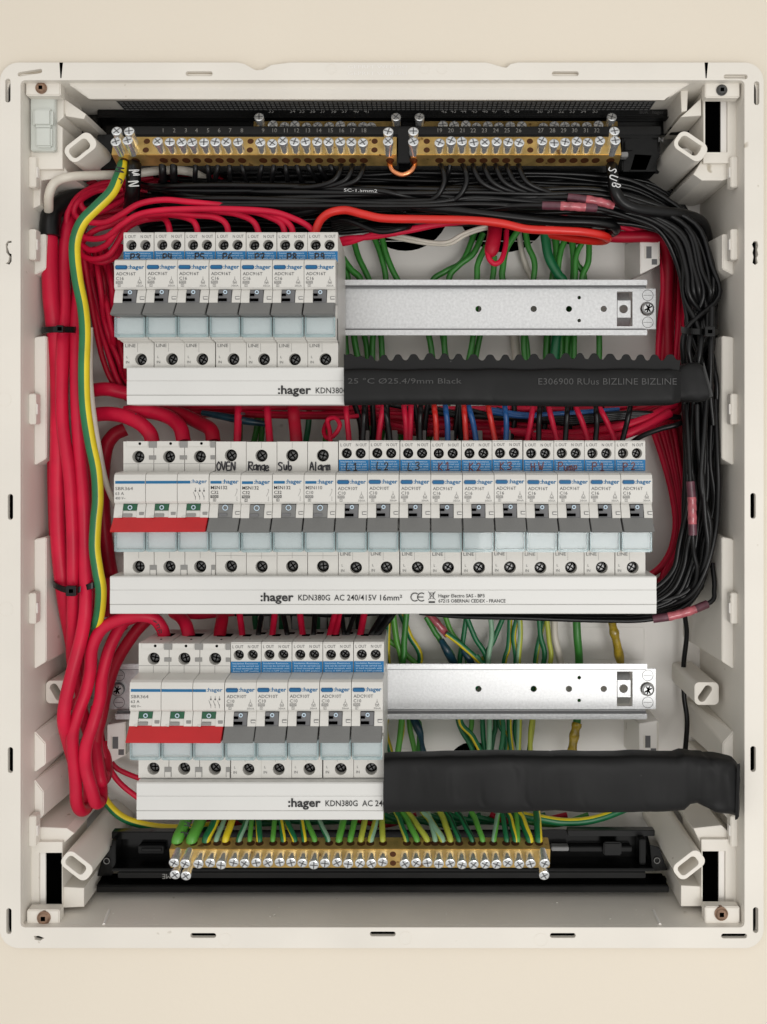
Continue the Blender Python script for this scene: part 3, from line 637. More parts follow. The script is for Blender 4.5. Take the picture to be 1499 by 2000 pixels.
for i,s in enumerate(row1):
    place(16,XR1+i*MW,ZR1,'white breaker with %s handwritten in black on its blue label, upper row'%s,(s,'ink',4.4+(i%3)*.8,2.6,4.0,.75,.2))
place('iso',XR1,ZR2,'white three-pole isolator with red toggle at the left end of the middle breaker row')
for i,(s,k) in enumerate((('OVEN','m32'),('Range','m32'),('Sub','m32'),('Alarm','m10'))):
    place(k,XR1+(3+i)*MW,ZR2,'white breaker with %s handwritten in black on plain white plastic'%s,(s,'ink',{'OVEN':.8,'Range':1.4,'Sub':1.0,'Alarm':1.4}[s],1.9,4.6 if s!='Range' else 4.9,.82,{'OVEN':.1,'Range':.08,'Sub':.16,'Alarm':.12}[s]))
for i,(s,k,m) in enumerate((('L1',10,'ink'),('L2',10,'ink'),('L3',10,'ink'),('K1',16,'inkr'),('K2',16,'inkr'),('K3',16,'inkr'),('HW',16,'inkr'),('Pump',16,'inkr'),('P1',16,'inkr'),('P2',16,'inkr'))):
    place(k,XR1+(7+i)*MW,ZR2,'white breaker with %s handwritten across its blue label, middle row'%s,(s,m,2.6 if s=='Pump' else 4.6,1.9,4.3,.72,.2 if s=='Pump' else .5))
XR3=-164.9
place('iso',XR3,ZR3,'white three-pole isolator with red toggle at the left end of the lowest breaker row')
ordn=['leftmost','second from the left','middle','second from the right','rightmost']
for i in range(5): place(10,XR3+(3+i)*MW,ZR3,'white breaker with an unmarked blue label, %s in the lowest row'%ordn[i])
write_all()
# ================================================================== BUSBAR COVERS
def cover(x0,x1,zt,label,texts):
    t_=thing('busbar_cover',((x0+x1)/2,30,zt-21),label,'busbar cover','white plastic busbar covers under the breaker rows')
    m_=MB(); m_.prismx([(10.6,zt),(10,zt-.6),(10.2,zt-7.4),(10.5,zt-7.7),(10.1,zt-8),(9.8,zt-15.6),(10.6,zt-15.9),(9.9,zt-16.2),(10.2,zt-21.0),(10.8,zt-21.4),(30,zt-21.4),(38,zt-4),(38,zt)],x0,x1,'cover')
    m_.build('cover_body',t_)
    q=MB()
    for s,px,py,h,w_,off in texts: text(q,s,XX(px,9.6),ZZ(py,9.6),9.55,h,'printb',w=w_/sc(9.6),off=off)
    return t_,q
c1,q=cover(XX(248,10),XX(676,10),ZZ(717,10),'white busbar cover under the upper breaker row, its print cut off by the black sleeve',[(':hager',543,769,4.7,65,.026),('KDN380G',617,768,3.3,63,.006)])
q.build('printed_text',c1)
c2,q=cover(XX(215,10),XX(1283,10),ZZ(1126,10),'full-length white busbar cover under the middle breaker row',[(':hager',509,1174,4.7,65,.026),('KDN380G',583,1173,3.3,62,.006),('AC 240/415V',653,1173,3.3,83,.006),('16mm²',743,1173,3.3,43,.006),('Hager Electro SAS - BP3',857,1167,1.9,90,.008),('67215 OBERNAI CEDEX - FRANCE',857,1177,1.9,131,.008)])
def cbow(cx,cz,r,bar):
    a=[math.radians(t_) for t_ in range(55,306,25)]
    stroke(q,[(cx+r*math.cos(t_),cz+r*math.sin(t_)) for t_ in a],.55,'printb',9.5)
    if bar: stroke(q,[(cx-r,cz),(cx+r*.4,cz)],.5,'printb',9.5)
cbow(XX(811,10),ZZ(1166,10),2.3,False); cbow(XX(824,10),ZZ(1166,10),2.3,True)
bx,bz=XX(844,10),ZZ(1163,10)
for a in ([(-2,2.2),(2,-2.4)],[(2,2.2),(-2,-2.4)],[(-1.4,1.4),(1.6,1.4)],[(-1.2,1.4),(-.8,-1.8),(.8,-1.8),(1.2,1.4)]): stroke(q,[(bx+u,bz+v) for u,v in a],.28,'printb',9.5)
q.box(bx-1.8,bx+1.8,9.45,9.6,bz-4.2,bz-3.3,'printb'); q.build('printed_text',c2)
c3,q=cover(XX(267,10),XX(749,10),ZZ(1529,10),'white busbar cover under the lowest breaker row, its print cut off by the black sleeve',[(':hager',563,1576,4.7,64,.026),('KDN380G',636,1575,3.3,63,.006),('AC 240',708,1575,3.3,47,.006)])
q.build('printed_text',c3)
# ================================================================== BLACK SLEEVES
from mathutils import noise
def sleeve(cols, label, amp=.5, name='heat_shrink_sleeve'):
    # cols: list of (px, ytop, ybot, d); a flattened, slightly creased tube skinned through them
    fine=[]
    for i in range(len(cols)-1):
        n_=max(1,int((cols[i+1][0]-cols[i][0])/4))
        for k in range(n_): fine.append([cols[i][j]+(cols[i+1][j]-cols[i][j])*k/n_ for j in range(4)])
    fine.append(cols[-1])
    m_=MB(); rings=[]; N=48
    for px,yt,yb,d in fine:
        zt=ZZ(yt,d); zb=ZZ(yb,d); x=XX(px,d); ring=[]
        zc=(zt+zb)/2; hz=(zt-zb)/2; th=9.0
        for k in range(N):
            a=2*math.pi*k/N; c_=math.cos(a); s_=math.sin(a)
            zz=zc+hz*(abs(c_)**.40)*(1 if c_>0 else -1); yy=d+th-th*(abs(s_)**.45)*(1 if s_>0 else -1)
            v=Vector((x,yy,zz)); f=noise.noise(v*.045)*1.0+noise.noise(Vector((x*.10,yy*.1,zz*.03)))*.6
            e=max(0,1-abs(px-cols[-1][0])/120); f+=e*noise.noise(v*.16)*1.4
            cr=noise.noise(Vector((x*.35+zz*.25,5,zz*.08))); f-=max(0,cr-.42)*2.2
            nrm=Vector((0,-s_,c_*.5)); v+=nrm*f*amp
            ring.append(v)
        rings.append(ring)
    vs=[p for r in rings for p in r]; fs=[]
    for i in range(len(rings)-1):
        for k in range(N): fs.append((i*N+k,i*N+(k+1)%N,(i+1)*N+(k+1)%N,(i+1)*N+k))
    m_.add(vs,fs,'shrink',True); m_.add(vs,[tuple(range(N))],'shrink'); n=len(rings)-1; m_.add(vs,[tuple(range(n*N,n*N+N))[::-1]],'shrink')
    return m_
cols=[]
x=672
while x<=1322:
    cols.append((x, 719+math.sin(x*.05)*1.0 , 791-2*math.sin((x-672)/100), 4)); x+=14
cols.append((1331,722,786,6))
t_=thing('heat_shrink_sleeve',(50,10,ZZ(790,5)),'black printed heat-shrink sleeve with a wavy cut upper edge beside the upper rail','cable sleeve')
sleeve(cols,'',.35).build('sleeve_tube',t_)
# wavy flap standing above the tube, at the tube's back
lo=[];x=672
up=[]
while x<=1330:
    ph=(x-672)/ (46.0 if x<1000 else 29.5) ; 
    yy=693+(2 if x<830 else 0)-6.6*math.tanh(1.5*math.cos(2*math.pi*(x-1340+2*math.sin(x*.05))/29.5)+.25)+1.5*math.sin(x*.021)
    if x<720: yy=686+(x-672)*.2+2*math.sin(x*.3)
    up.append((XX(x,10),ZZ(yy+4,10))); x+=2.4
m_=MB(); plate(m_,[[(XX(672,10),ZZ(735,10)),(XX(1326,10),ZZ(735,10)),(XX(1330,10),ZZ(702,10))]+up[::-1]],9.5,11,'shrink',.2); m_.build('wavy_edge',t_)
m_=sleeve([(1322,718,783,12),(1345,708,784,11),(1368,706,785,10),(1376,712,784,10),(1384,732,782,10),(1393,762,778,11)],'',.6)
m_.hull([P(1374,706,9),P(1377,708,9),P(1391,770,9),P(1395,774,9),P(1386,778,11),P(1374,740,12)],'printd',.3); m_.build('folded_end',t_)
q=MB()
text(q,'25 °C Ø25.4/9mm Black',XX(680,3.6),ZZ(749,3.6),3.2,3.0,'printd',w=222/sc(4)); text(q,'E306900 RUus BIZLINE BIZLINE',XX(1052,3.6),ZZ(751,3.6),3.2,3.6,'printd',w=270/sc(4))
q.build('printed_text',t_)
cols=[]; x=750
while x<1330: cols.append((x,1484-3*math.sin((x-750)/180)-3*(x>1180)*math.sin((x-1180)/60),1592+1.2*math.sin(x/37),4)); x+=16
for a in ((1340,1478,1590,4),(1352,1479,1578,4.5),(1366,1481,1574,5),(1380,1482,1582,4),(1400,1485,1592,3),(1425,1487,1596,3),(1440,1490,1600,4),(1446,1496,1604,6)): cols.append(a)
t_=thing('heat_shrink_sleeve',(50,10,ZZ(1592,5)),'plain black heat-shrink sleeve with a crumpled right end beside the lowest rail','cable sleeve')
sleeve(cols,'',1.0).build('sleeve_tube',t_)
q=MB(); q.hull([P(1440,1492,3),P(1447,1490,4),P(1443,1600,2),P(1436,1604,3),P(1445,1560,9)],'shrink',.3); q.build('cut_end',t_)

# ================================================================== TERMINAL BARS AND HOLDERS
def screw_mb(o, n, L, r=2.9, a=0):
    m_=MB(); o=Vector(o); n=Vector(n).normalized()
    m_.cyl(o-n*1, o+n*(L-1.8), r*.86, 'screw', 14); 
    m_.cyl(o+n*(L-2.6), o+n*(L-.3), r, 'screw', 16); m_.cyl(o+n*(L-.3), o+n*L, r, 'screw', 16, r2=r*.82)
    u=n.orthogonal().normalized(); u=(u*math.cos(a)+n.cross(u)*math.sin(a)); v=n.cross(u)
    for p,q_ in ((u,v),(v,u)):
        c=o+n*(L+.04); m_.add([c+p*sx*r*.78+q_*sz*.38 for sx,sz in ((-1,-1),(1,-1),(1,1),(-1,1))],[(0,1,2,3)],'greyd'); 
    return m_
def bar(x0,x1,yface0,yface1,d,tilt,singles,stacks,holes,label,Lsc=8.5,depth=11,entry=None,under=True,name='terminal_bar',hy=None):
    zc=ZZ((yface0+yface1)/2,d); H=abs(yface1-yface0)/sc(d)/math.cos(math.radians(tilt)); a=math.radians(tilt)
    n=Vector((0,-math.cos(a),math.sin(a))); up=Vector((0,math.sin(a),math.cos(a)))   # a>0: face looks a little upwards
    cen=Vector((0,d,zc)); xa,xb=XX(x0,d),XX(x1,d)
    t_=thing(name,((xa+xb)/2,d+5,zc),label,'terminal bar')
    m_=MB(); pts=[Vector((x,0,0))+cen+up*sv*H/2-n*dv for x in (xa,xb) for sv in (-1,1) for dv in (0,depth)]
    m_.hull(pts,'brass',.3)
    for x in holes:
        for sv in (.24,-.24):
            c=cen+up*H*sv+n*.06; c.x=XX(x,d); m_.cyl(c-n*.5,c,1.9,'brassd',14)
    # wire entry holes on the edge that faces the cables
    e=-1 if tilt>0 else 1
    for x in (entry or []):
        c=cen+up*e*(H/2+.05)-n*depth*.5; c.x=XX(x,d); m_.cyl(c-up*e*.5,c,2.5,'brassd',14)
    m_.build('bar_body',t_)
    hgt=-.27 if tilt>0 else .20
    for x in singles:
        o=cen+up*H*(hgt)+n*0; o.x=XX(x,d)+ (XX(x,d)*.012)*0
        screw_mb(o,n+Vector((R.uniform(-.03,.03),0,R.uniform(-.03,.03))),Lsc+R.uniform(-1.1,1.2),3.0,R.uniform(0,3)).build('clamp_screw',t_)
    for x in stacks:
        for sv in ((.16,-.36) if tilt>0 else (.34,-.30)):
            o=cen+up*H*sv; o.x=XX(x,d); screw_mb(o,n,Lsc+2+R.uniform(-.5,.8),3.0,R.uniform(0,3)).build('clamp_screw',t_)
    return t_,cen,up,n,H
def unperspective(lst,k): return [830+(x-830)*k for x in lst]
k_=.988
fl=[311,333,356,377,400,422,444,467]+[509,532,554,576,598,620,643,665,687,709]
fr=[859,881,903,925,947,970,992,1015]+[1059,1082,1104,1126,1148,1170]
bar(220,775,264,304,34,20,unperspective(fl,k_),unperspective([229,253,759],k_),[286,489,732],'long brass neutral bar at the upper left, ahead of the copper link','',) if False else None
bl,_,_,_,_=bar(220,775,264,304,34,20,unperspective(fl,k_),unperspective([231,255,759],k_),[286,489,732],'brass neutral bar in front at the upper left, left of the copper link',entry=[240,262]+unperspective(fl,k_)+[762])
br_,_,_,_,_=bar(803,1213,264,304,34,20,unperspective(fr,k_),unperspective([808,1199],k_),[834,1036],'brass neutral bar in front at the upper right, right of the copper link',entry=[808]+unperspective(fr,k_)+[1195])
rl=[533,555,576,598,620,643,665,687,709,725]
rr=[866,888,910,932,954,976,998,1020]+[1063,1084,1105,1126,1148,1170]
bar(495,783,234,262,56,20,unperspective(rl,k_),[],[],'rear brass neutral bar at the upper left, half hidden behind the numbered black strip',Lsc=5,depth=9)[0]
bar(815,1208,234,262,56,20,unperspective(rr,k_),[],[],'rear brass neutral bar at the upper right, half hidden behind the numbered black strip',Lsc=5,depth=9)
for x,lb in ((507,'upper left'),(774,'upper left'),(820,'upper right'),(1195,'upper right')):
    par=[o for o in C.objects if o.name.startswith('terminal_bar') and o.get('label','').startswith('rear brass') and lb in o['label']][0]
    o=Vector((XX(830+(x-830)*k_,56),56,ZZ(246,56))); screw_mb(o,(0,-.94,.34),9,3.0,R.uniform(0,3)).build('clamp_screw',par)
lb=[391+22.35*i for i in range(17)]; lb2=[791+22.3*i for i in range(12)]
lowx=unperspective(lb+lb2,.992)
bar(332,1075,1657,1698,34,-14,lowx,unperspective([345,367,1062],.992),[768],'long brass earth bar at the bottom with green and yellow wires',Lsc=7.8,entry=[345,375,402,422,440,465,488,505,532,553,575,595,615,642,662,684,705,723,748,795,815,835,850,865,880,898,923,943,965,990,1008,1035,1055])
# copper link
cl=[P(762,314,40),P(763,325,38),P(770,335,37),P(786,341,37),P(802,335,37),P(809,325,38),P(810,314,40)]
m_=MB(); tube(m_,catmull(cl,6),1.75,'copper',12); m_.build('copper_link',label='thick U-shaped bare copper link joining the two front brass bars',cat='copper link',origin=tuple(cl[0]))
# ---- holders
def bx(m_,x0,x1,y0,y1,d0,d1,m='black',bev=.4):
    # box whose front face covers the pixel rectangle at depth d0
    m_.box(XX(x0,d0),XX(x1,d0),d0,d1,ZZ(y1,d0),ZZ(y0,d0),m,bev)
h=thing('bar_holder',(0,70,ZZ(335,60)),'glossy black plastic holder for the brass neutral bars at the top','terminal bar holder')
def pc(nm,*a,**k): m_=MB(); bx(m_,*a,**k); return m_.build(nm,h)
def ph(nm,d0,d1,pts): m_=MB(); m_.hull([P(a,b,d) for d in (d0,d1) for a,b in pts],'black',.3); return m_.build(nm,h)
pc('back_plate',190,1290,215,336,68,72); pc('back_flange',150,1330,222,262,73,76,'blackm')
pc('number_strip',236,1292,246,263,47,50,'blackm'); pc('strip_shelf',236,1288,263.5,268,47.5,68)
pc('rear_number_strip',190,1310,213,226,62,66,'blackm'); pc('rear_shelf',190,1310,226.5,229,60,67.5,'blackm',.2)
pc('end_block',190,232,262,330,50,68); pc('end_block',1216,1285,266,334,50,68,'black',.8); pc('grey_tab',1214,1228,296,306,44,49.6,'mesh'); pc('latch',1222,1240,272,290,46,49.6)
pc('hook_arm',128,190,225,256,60,66,'blackm'); ph('hook',58,62,((122,222),(132,226),(140,258),(132,246)))
pc('hook_arm',1310,1362,230,258,60,66,'blackm'); ph('hook',58,62,((1372,226),(1374,240),(1365,256),(1350,258),(1352,250))); pc('divider',778,801,250,318,36,62)
ph('end_wedge',50,70,((1240,300),(1275,302),(1262,335),(1230,335)))
q=MB()
nums=[(fl[i],str(i+1)) for i in range(18)]+[(fr[i],str(i+19)) for i in range(14)]
for x,s in nums: text(q,s,XX(830+(x-830)*.987+1,46.8),ZZ(258,46.8),46.8,2.5,'printl',align='C',w=None)
text(q,'E',XX(240,46.8),ZZ(258,46.8),46.8,2.6,'printd'); text(q,'N',XX(256,46.8),ZZ(258,46.8),46.8,2.6,'printd')
for i,x in enumerate((530,572,590,611,631,652,673,696,716)): text(q,str((33,34,35,36,37,38,39,40,41)[i]),XX(x,61.8),ZZ(220,61.8),61.7,2.5,'printl',align='C')
for i,x in enumerate((868,886,906,927,948,967,990,1010)): text(q,str(42+i),XX(x,61.8),ZZ(220,61.8),61.7,2.5,'printl',align='C')
for i,x in enumerate((1055,1074,1097,1118,1140,1163)): text(q,str(50+i),XX(x,61.8),ZZ(220,61.8),61.7,2.5,'printl',align='C')
text(q,'80A',XX(1250,61.8),ZZ(222,61.8),61.7,2.3,'printd'); text(q,'hager',XX(1275,61.8),ZZ(222,61.8),61.7,2.3,'printd'); text(q,'N',XX(1287,50),ZZ(277,50),49.5,3,'mesh')
q.build('moulded_numbers',h)
h=thing('bar_holder',(0,70,ZZ(1745,50)),'glossy black plastic holder for the brass earth bar at the bottom','terminal bar holder')
ph('back_plate',62,66,((235,1622),(1262,1620),(1285,1700),(190,1700),(215,1660)))
pc('ledge',218,1278,1697,1703,46,64); pc('letter_strip',230,1262,1704,1716,48,52,'blackm')
pc('lower_rail',188,1308,1732,1744,46,50,'blackm'); pc('rail_back',190,1303,1716,1731,60,64); pc('rail_shelf',188,1306,1729,1731.4,46.5,62,'black',.3)
pc('end_block',218,340,1625,1640,56,61.6); pc('grey_tab',270,320,1653,1668,57,61.6,'blackm'); pc('tab_slot',276,316,1657,1664,56.4,56.9); pc('grey_tab',1078,1112,1655,1663,56,61.6,'mesh'); pc('slider',1113,1235,1655,1664,57,61.6,'blackm'); pc('top_ridge',1110,1280,1622,1634,56,61.6,'blackm'); pc('slider_knob',1180,1215,1646,1672,53,56,'blackm',.8); pc('end_rib',1250,1262,1640,1690,50,61.6); pc('end_rib',218,226,1641,1696,50,61.6)
pc('hook_arm',128,187,1716,1728,60,64); ph('hook',56,60,((125,1714),(136,1722),(134,1738),(128,1738))); pc('hook_arm',1309,1365,1714,1726,60,64); ph('hook',56,60,((1370,1714),(1358,1718),(1364,1734),(1370,1735))); ph('end_cheek',54,66,((205,1655),(230,1650),(220,1710),(190,1712))); ph('end_cheek',54,66,((1270,1650),(1288,1655),(1305,1700),(1275,1702)))
q=MB(); text(q,'ME',XX(333,46.8),ZZ(1708,47),47.4,3,'printl',flip=True); plate(q,[circ(XX(1285,52),ZZ(1683,52),1.9,18),circ(XX(1285,52),ZZ(1683,52),1.6,18)],53,53.6,'printl'); plate(q,[circ(XX(207,52),ZZ(1684,52),1.9,18),circ(XX(207,52),ZZ(1684,52),1.6,18)],53,53.6,'printl'); q.build('moulded_letters',h)

# ================================================================== WIRES
# --- thick red trunk on the left
TG='thick red cables of the left trunk'
trunk=[([(97,438,44),(97,500,42),(99,580,40),(108,660,42),(114,740,42),(114,850,38),(112,960,38),(115,1060,38),(124,1148,40),(132,1200,48),(146,1280,60),(150,1380,70)],10.0,'thick red cable at the far left of the left trunk, coming out of black sleeving'),
 ([(160,395,70),(133,440,52),(124,520,50),(126,600,46),(122,700,36),(122,820,34),(136,930,32),(142,1040,32),(143,1148,34),(143,1225,40),(142,1290,52),(158,1380,66),(176,1440,78)],7.8,'thick red cable second from the left in the left trunk'),
 ([(180,395,76),(150,470,62),(152,560,56),(148,650,44),(150,760,36),(155,880,36),(163,980,34),(166,1080,34),(168,1180,30),(160,1240,30),(142,1310,28),(128,1370,28),(125,1410,30),(134,1450,42),(148,1500,55)],8.2,'thick red cable bulging furthest left near the lowest row of breakers'),
 ([(130,470,66),(104,640,58),(102,750,52),(104,900,48),(106,1000,48),(112,1120,50),(122,1190,60),(140,1260,72)],7.6,'thick red cable behind the left edge of the left trunk'),
 ([(150,520,72),(150,700,60),(168,830,58),(172,960,60),(176,1060,60),(178,1160,60),(172,1230,64),(165,1300,74),(160,1400,84)],7.2,'thick red cable behind the right edge of the left trunk')]
for p,dia,l in trunk: wire('red',dia*.94,p,l,'cable',TG,n=8)
wire('red',7.4,[(322,1246,40),(316,1226,38),(300,1208,36),(270,1203,34),(235,1210,34),(200,1228,34),(180,1265,34),(176,1310,36),(168,1350,36),(152,1395,34),(142,1435,34),(144,1480,36),(148,1530,38),(150,1568,40),(160,1583,46),(172,1572,56),(174,1530,64),(165,1470,70)],'thick red cable looping low on the left from the left pole of the lowest isolator','cable',n=8)
wire('red',7.4,[(262,1206,60),(240,1218,52),(216,1262,46),(200,1320,42),(196,1365,38),(182,1415,34),(168,1460,34),(168,1500,36),(180,1545,38),(188,1568,42),(198,1560,52),(196,1520,62),(186,1470,70)],'thick red cable in the second low loop at the left, beside the metal bracket','cable',n=8)
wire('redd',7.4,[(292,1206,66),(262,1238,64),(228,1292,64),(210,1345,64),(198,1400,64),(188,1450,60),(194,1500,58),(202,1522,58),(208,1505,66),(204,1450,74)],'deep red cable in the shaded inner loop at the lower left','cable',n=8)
wire('red',6.8,[(188,1380,70),(184,1430,62),(190,1480,56),(196,1520,52),(200,1528,54),(206,1515,62)],'short thick red loop behind the low left loops','cable')
wire('red',7.6,[(340,1196,62),(354,1206,52),(364,1222,44),(370,1246,40)],'thick red cable into the middle pole of the lowest isolator','cable')
wire('redd',7.6,[(434,1190,62),(434,1210,50),(431,1228,44),(429,1246,40)],'thick red cable into the right pole of the lowest isolator','cable')
wire('red',4.5,[(340,1196,70),(380,1203,68),(430,1199,66),(520,1190,66)],'thin red wire lying flat under the middle busbar cover')
wire('red',3.2,[(192,1370,78),(197,1420,76),(204,1460,76),(222,1495,78),(250,1512,80),(300,1530,84)],'thin red wire running to the lowest busbar cover, upper of two')
wire('red',3.4,[(190,1400,70),(200,1460,68),(214,1500,68),(240,1535,68),(300,1580,72)],'thin red wire running to the lowest busbar cover, lower of two')
# cable ties
def tie(pts,label,head,dia=2.2,hs=4.2):
    pp=[P(*p) for p in pts]; t_=thing('cable_tie',tuple(pp[0]),label,'cable tie','black nylon cable ties')
    m_=MB(); path=catmull(pp,6)
    vs=[];n=len(path)
    for p in path: vs += [p+Vector((0,0,1.9)),p+Vector((0,-.9,1.7)),p+Vector((0,-.9,-1.7)),p+Vector((0,0,-1.9))]
    m_.add(vs,[(i*4+k,i*4+(k+1)%4,(i+1)*4+(k+1)%4,(i+1)*4+k) for i in range(n-1) for k in range(4)],'blackm'); m_.build('strap',t_)
    c=P(*head); m_=MB(); plate(m_,[rrect(c.x-hs/1.4,c.x+hs/1.4,c.z-hs/1.4,c.z+hs/1.4,.8),rect(c.x-1.2,c.x+1.2,c.z-1.0,c.z+1.0)],c.y-3,c.y,'blackm',.3); m_.box(c.x-1.2,c.x+1.2,c.y-1.4,c.y-.4,c.z-.8,c.z+.8,'void'); m_.build('tie_head',t_)
tie([(84,646,52),(84,645,36),(110,643,30),(145,644,38),(152,645,52)],'black cable tie round the left red trunk, upper one',(120,643,28.5),hs=3)
tie([(107,1140,50),(106,1142,34),(122,1150,29),(142,1154,26),(160,1150,29),(186,1142,30),(188,1142,50)],'black cable tie with a square head round the left red trunk, lower one',(142,1153,25))
tie([(1332,643,60),(1332,644,40),(1350,647,29),(1375,648,28),(1400,648,36),(1405,648,60)],'black cable tie round the black wires at the right',(1385,648,26))
# --- striped earth cable in front of the left trunk
men=[(241,318,40),(238,330,34),(230,350,28),(217,376,24),(188,405,22),(162,432,22),(148,465,24),(146,500,24),(152,550,24),(162,600,24),(166,650,24),(164,720,24),(166,790,24),(176,860,24),(188,920,24),(191,975,24),(187,1020,24),(185,1070,24),(191,1115,24),(197,1150,26),(195,1190,30),(188,1222,36),(176,1245,60)]
o=wire('dgrn',6.6,men,'thick green and yellow striped cable marked MEN, crossing in front of the red trunk','cable',stripe='yel',ang=-82,half=54,bare=True,n=8)
q=MB(); 
for s,x,y,a in (('M',233,330,-1.75),('E',229,350,-1.9),('N',221,372,-2.1)): 
    c=P(x,y,28-3.6); handw(q,s,c.x-2.0,c.z+1.5,c.y+.3,5.0,'ink',.7,a=a)
q_o=q.build('marker_letters',origin=(0,0,0)); q_o.parent=o; q_o.location=-o.location
# white sheaths and black sleeving
wire('wht',5.4,[(92,440,60),(95,410,40),(96,380,30),(108,356,28.5),(138,345,29),(190,342,40),(250,340,54),(320,332,60),(365,334,62),(395,345,70),(420,365,80)],'thick white cable arching along the top left under the brass bar','cable')
wire('blk',11.8,[(98,462,42),(98,436,43),(106,410,47),(140,390,56),(200,378,72)],'black sleeve over the end of the far left red cable','cable sleeve',name='cable_sleeve')
wire('wht',3.6,[(176,640,40),(176,740,38),(184,820,38),(194,880,40),(208,945,50),(232,1000,66)],'thin white cable slanting down beside the striped earth cable','cable')
# --- red loops at upper left
LG='red wires looping beside the upper breaker row'
loops=[[(250,350,66),(200,358,60),(160,378,54),(136,405,50),(130,435,50),(136,462,52),(160,490,60)],
 [(262,356,70),(215,362,62),(176,372,56),(158,388,52),(162,406,52),(182,416,56),(215,405,62),(250,385,70)],
 [(240,368,62),(190,372,58),(152,395,50),(146,418,50),(168,432,48),(205,434,44),(238,418,40),(272,398,38),(318,390,38),(370,394,38),(430,400,42),(480,404,50)],
 [(150,455,56),(175,466,50),(208,462,44),(236,440,40),(268,420,38),(310,411,36),(370,408,36),(450,408,36),(530,413,38),(575,427,40),(605,444,42),(622,470,44)],
 [(152,470,60),(176,488,54),(205,480,48),(222,460,44),(240,436,44),(280,420,42),(330,416,40),(380,420,40),(420,424,40),(442,438,40),(448,470,42)],
 [(152,492,62),(178,506,54),(212,498,50),(232,470,50),(248,445,50),(280,430,56),(320,425,60)],
 [(170,520,70),(158,480,62),(182,452,56),(215,440,56),(250,425,56)],
 [(158,478,66),(166,500,62),(195,512,58),(225,502,60),(238,480,66)],
 [(200,350,80),(165,365,76),(142,395,70),(140,430,66),(150,470,66)],
 [(360,416,46),(430,414,44),(470,420,42),(498,436,40),(509,470,42)],
 [(420,412,48),(490,413,44),(530,425,42),(552,440,40),(558,470,42)],
 [(460,412,44),(518,415,42),(552,428,40),(570,445,40),(572,470,42)],
 [(290,418,50),(340,420,46),(372,428,42),(384,442,40),(388,470,42)],
 [(270,424,60),(312,424,52),(328,436,44),(334,470,42)],
 [(200,400,76),(280,360,82),(350,350,84),(420,352,84),(500,338,86)],
 [(230,390,84),(300,352,88),(380,346,88),(460,340,88)]]
LL=['red wire at the top of the loop nearest the thick white cable','red wire curling tightly inside the upper left loops','highest red wire of the bunch arching over the upper breakers','red wire arching from the left loops into the P9 breaker','red wire arching from the left loops into the P6 breaker','red wire in the loop beside the P3 breaker, upper','red wire in the loop beside the P3 breaker, middle','lowest red wire loop beside the P3 breaker','red wire turning down behind the striped earth cable at the upper left','thin red wire bending down into the P7 breaker','thin red wire bending down into the P8 breaker, left of two','thin red wire bending down into the P8 breaker, right of two','thin red wire bending down into the P5 breaker','thin red wire bending down into the P4 breaker','dark lit red wire running behind the thick white cable, upper','dark lit red wire running behind the thick white cable, lower']
for p,l_ in zip(loops,LL): wire('red',3.7,p,l_,'wire',LG)
# thin reds falling behind upper row's left end
for i in range(12):
    a=i*5.0; j=lambda k=6:R.uniform(-k,k)
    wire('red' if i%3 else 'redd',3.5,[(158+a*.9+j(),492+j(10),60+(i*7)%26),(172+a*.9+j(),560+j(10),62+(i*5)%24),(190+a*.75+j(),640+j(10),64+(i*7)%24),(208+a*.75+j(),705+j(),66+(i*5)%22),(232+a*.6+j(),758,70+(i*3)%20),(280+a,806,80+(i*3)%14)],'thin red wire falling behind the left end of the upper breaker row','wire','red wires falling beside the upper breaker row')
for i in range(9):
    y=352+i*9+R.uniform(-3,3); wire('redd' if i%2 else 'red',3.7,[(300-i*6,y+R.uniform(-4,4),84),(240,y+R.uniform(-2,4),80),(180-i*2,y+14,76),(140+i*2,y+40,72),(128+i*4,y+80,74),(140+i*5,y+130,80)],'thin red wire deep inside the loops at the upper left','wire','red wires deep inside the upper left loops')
for i in range(11):
    y=398+i*6; wire('blk',3.6,[(250+i*4,y+8,97),(330,y+R.uniform(-3,3),94-(i%3)*4),(450,y+R.uniform(-4,4),92),(560,y+R.uniform(-4,4),92-(i%3)*4),(660,y-4,92),(760,y-14,94)],'black wire in the shade above the upper breaker row','wire','black wires in the shade above the upper row')
wire('blu',4.2,[(225,640,84),(232,690,84),(240,730,86)],'short dark blue sleeve behind the red wires left of the upper row','cable sleeve',name='cable_sleeve')
# --- thick black MN and SUB cables
o=wire('blk',8.8,[(262,316,42),(261,335,36),(260,360,36),(258,385,44),(255,410,60)],'very thick black cable with silver handwriting below the left brass bar','cable',bare=True)
q=MB()
for s,y in (('M',345),('N',367)): c=P(250,y-4,31); handw(q,s,c.x+.4,c.z+2.6,c.y,6.0,'silverink',.75,a=-1.5)
q_o=q.build('marker_letters',origin=(0,0,0)); q_o.parent=o; q_o.location=-o.location
o=wire('blk',7.0,[(1195,318,42),(1198,345,34),(1202,372,32),(1216,395,34),(1245,408,36),(1290,414,40),(1340,420,46),(1375,440,56),(1385,500,66),(1383,580,66),(1378,645,56),(1372,760,64),(1376,900,60),(1384,1000,60),(1378,1090,60),(1352,1160,66),(1290,1194,70),(1180,1200,76)],'thick black cable with SUB in silver handwriting below the right brass bar','cable',n=8,bare=True)
q=MB()
for s,x,y in (('S',1199,333),('U',1201,348),('B',1206,363)): c=P(x,y,28.5); handw(q,s,c.x-2.4,c.z+2.2,c.y,4.6,'silverink',.6,a=-1.9)
q_o=q.build('marker_letters',origin=(0,0,0)); q_o.parent=o; q_o.location=-o.location
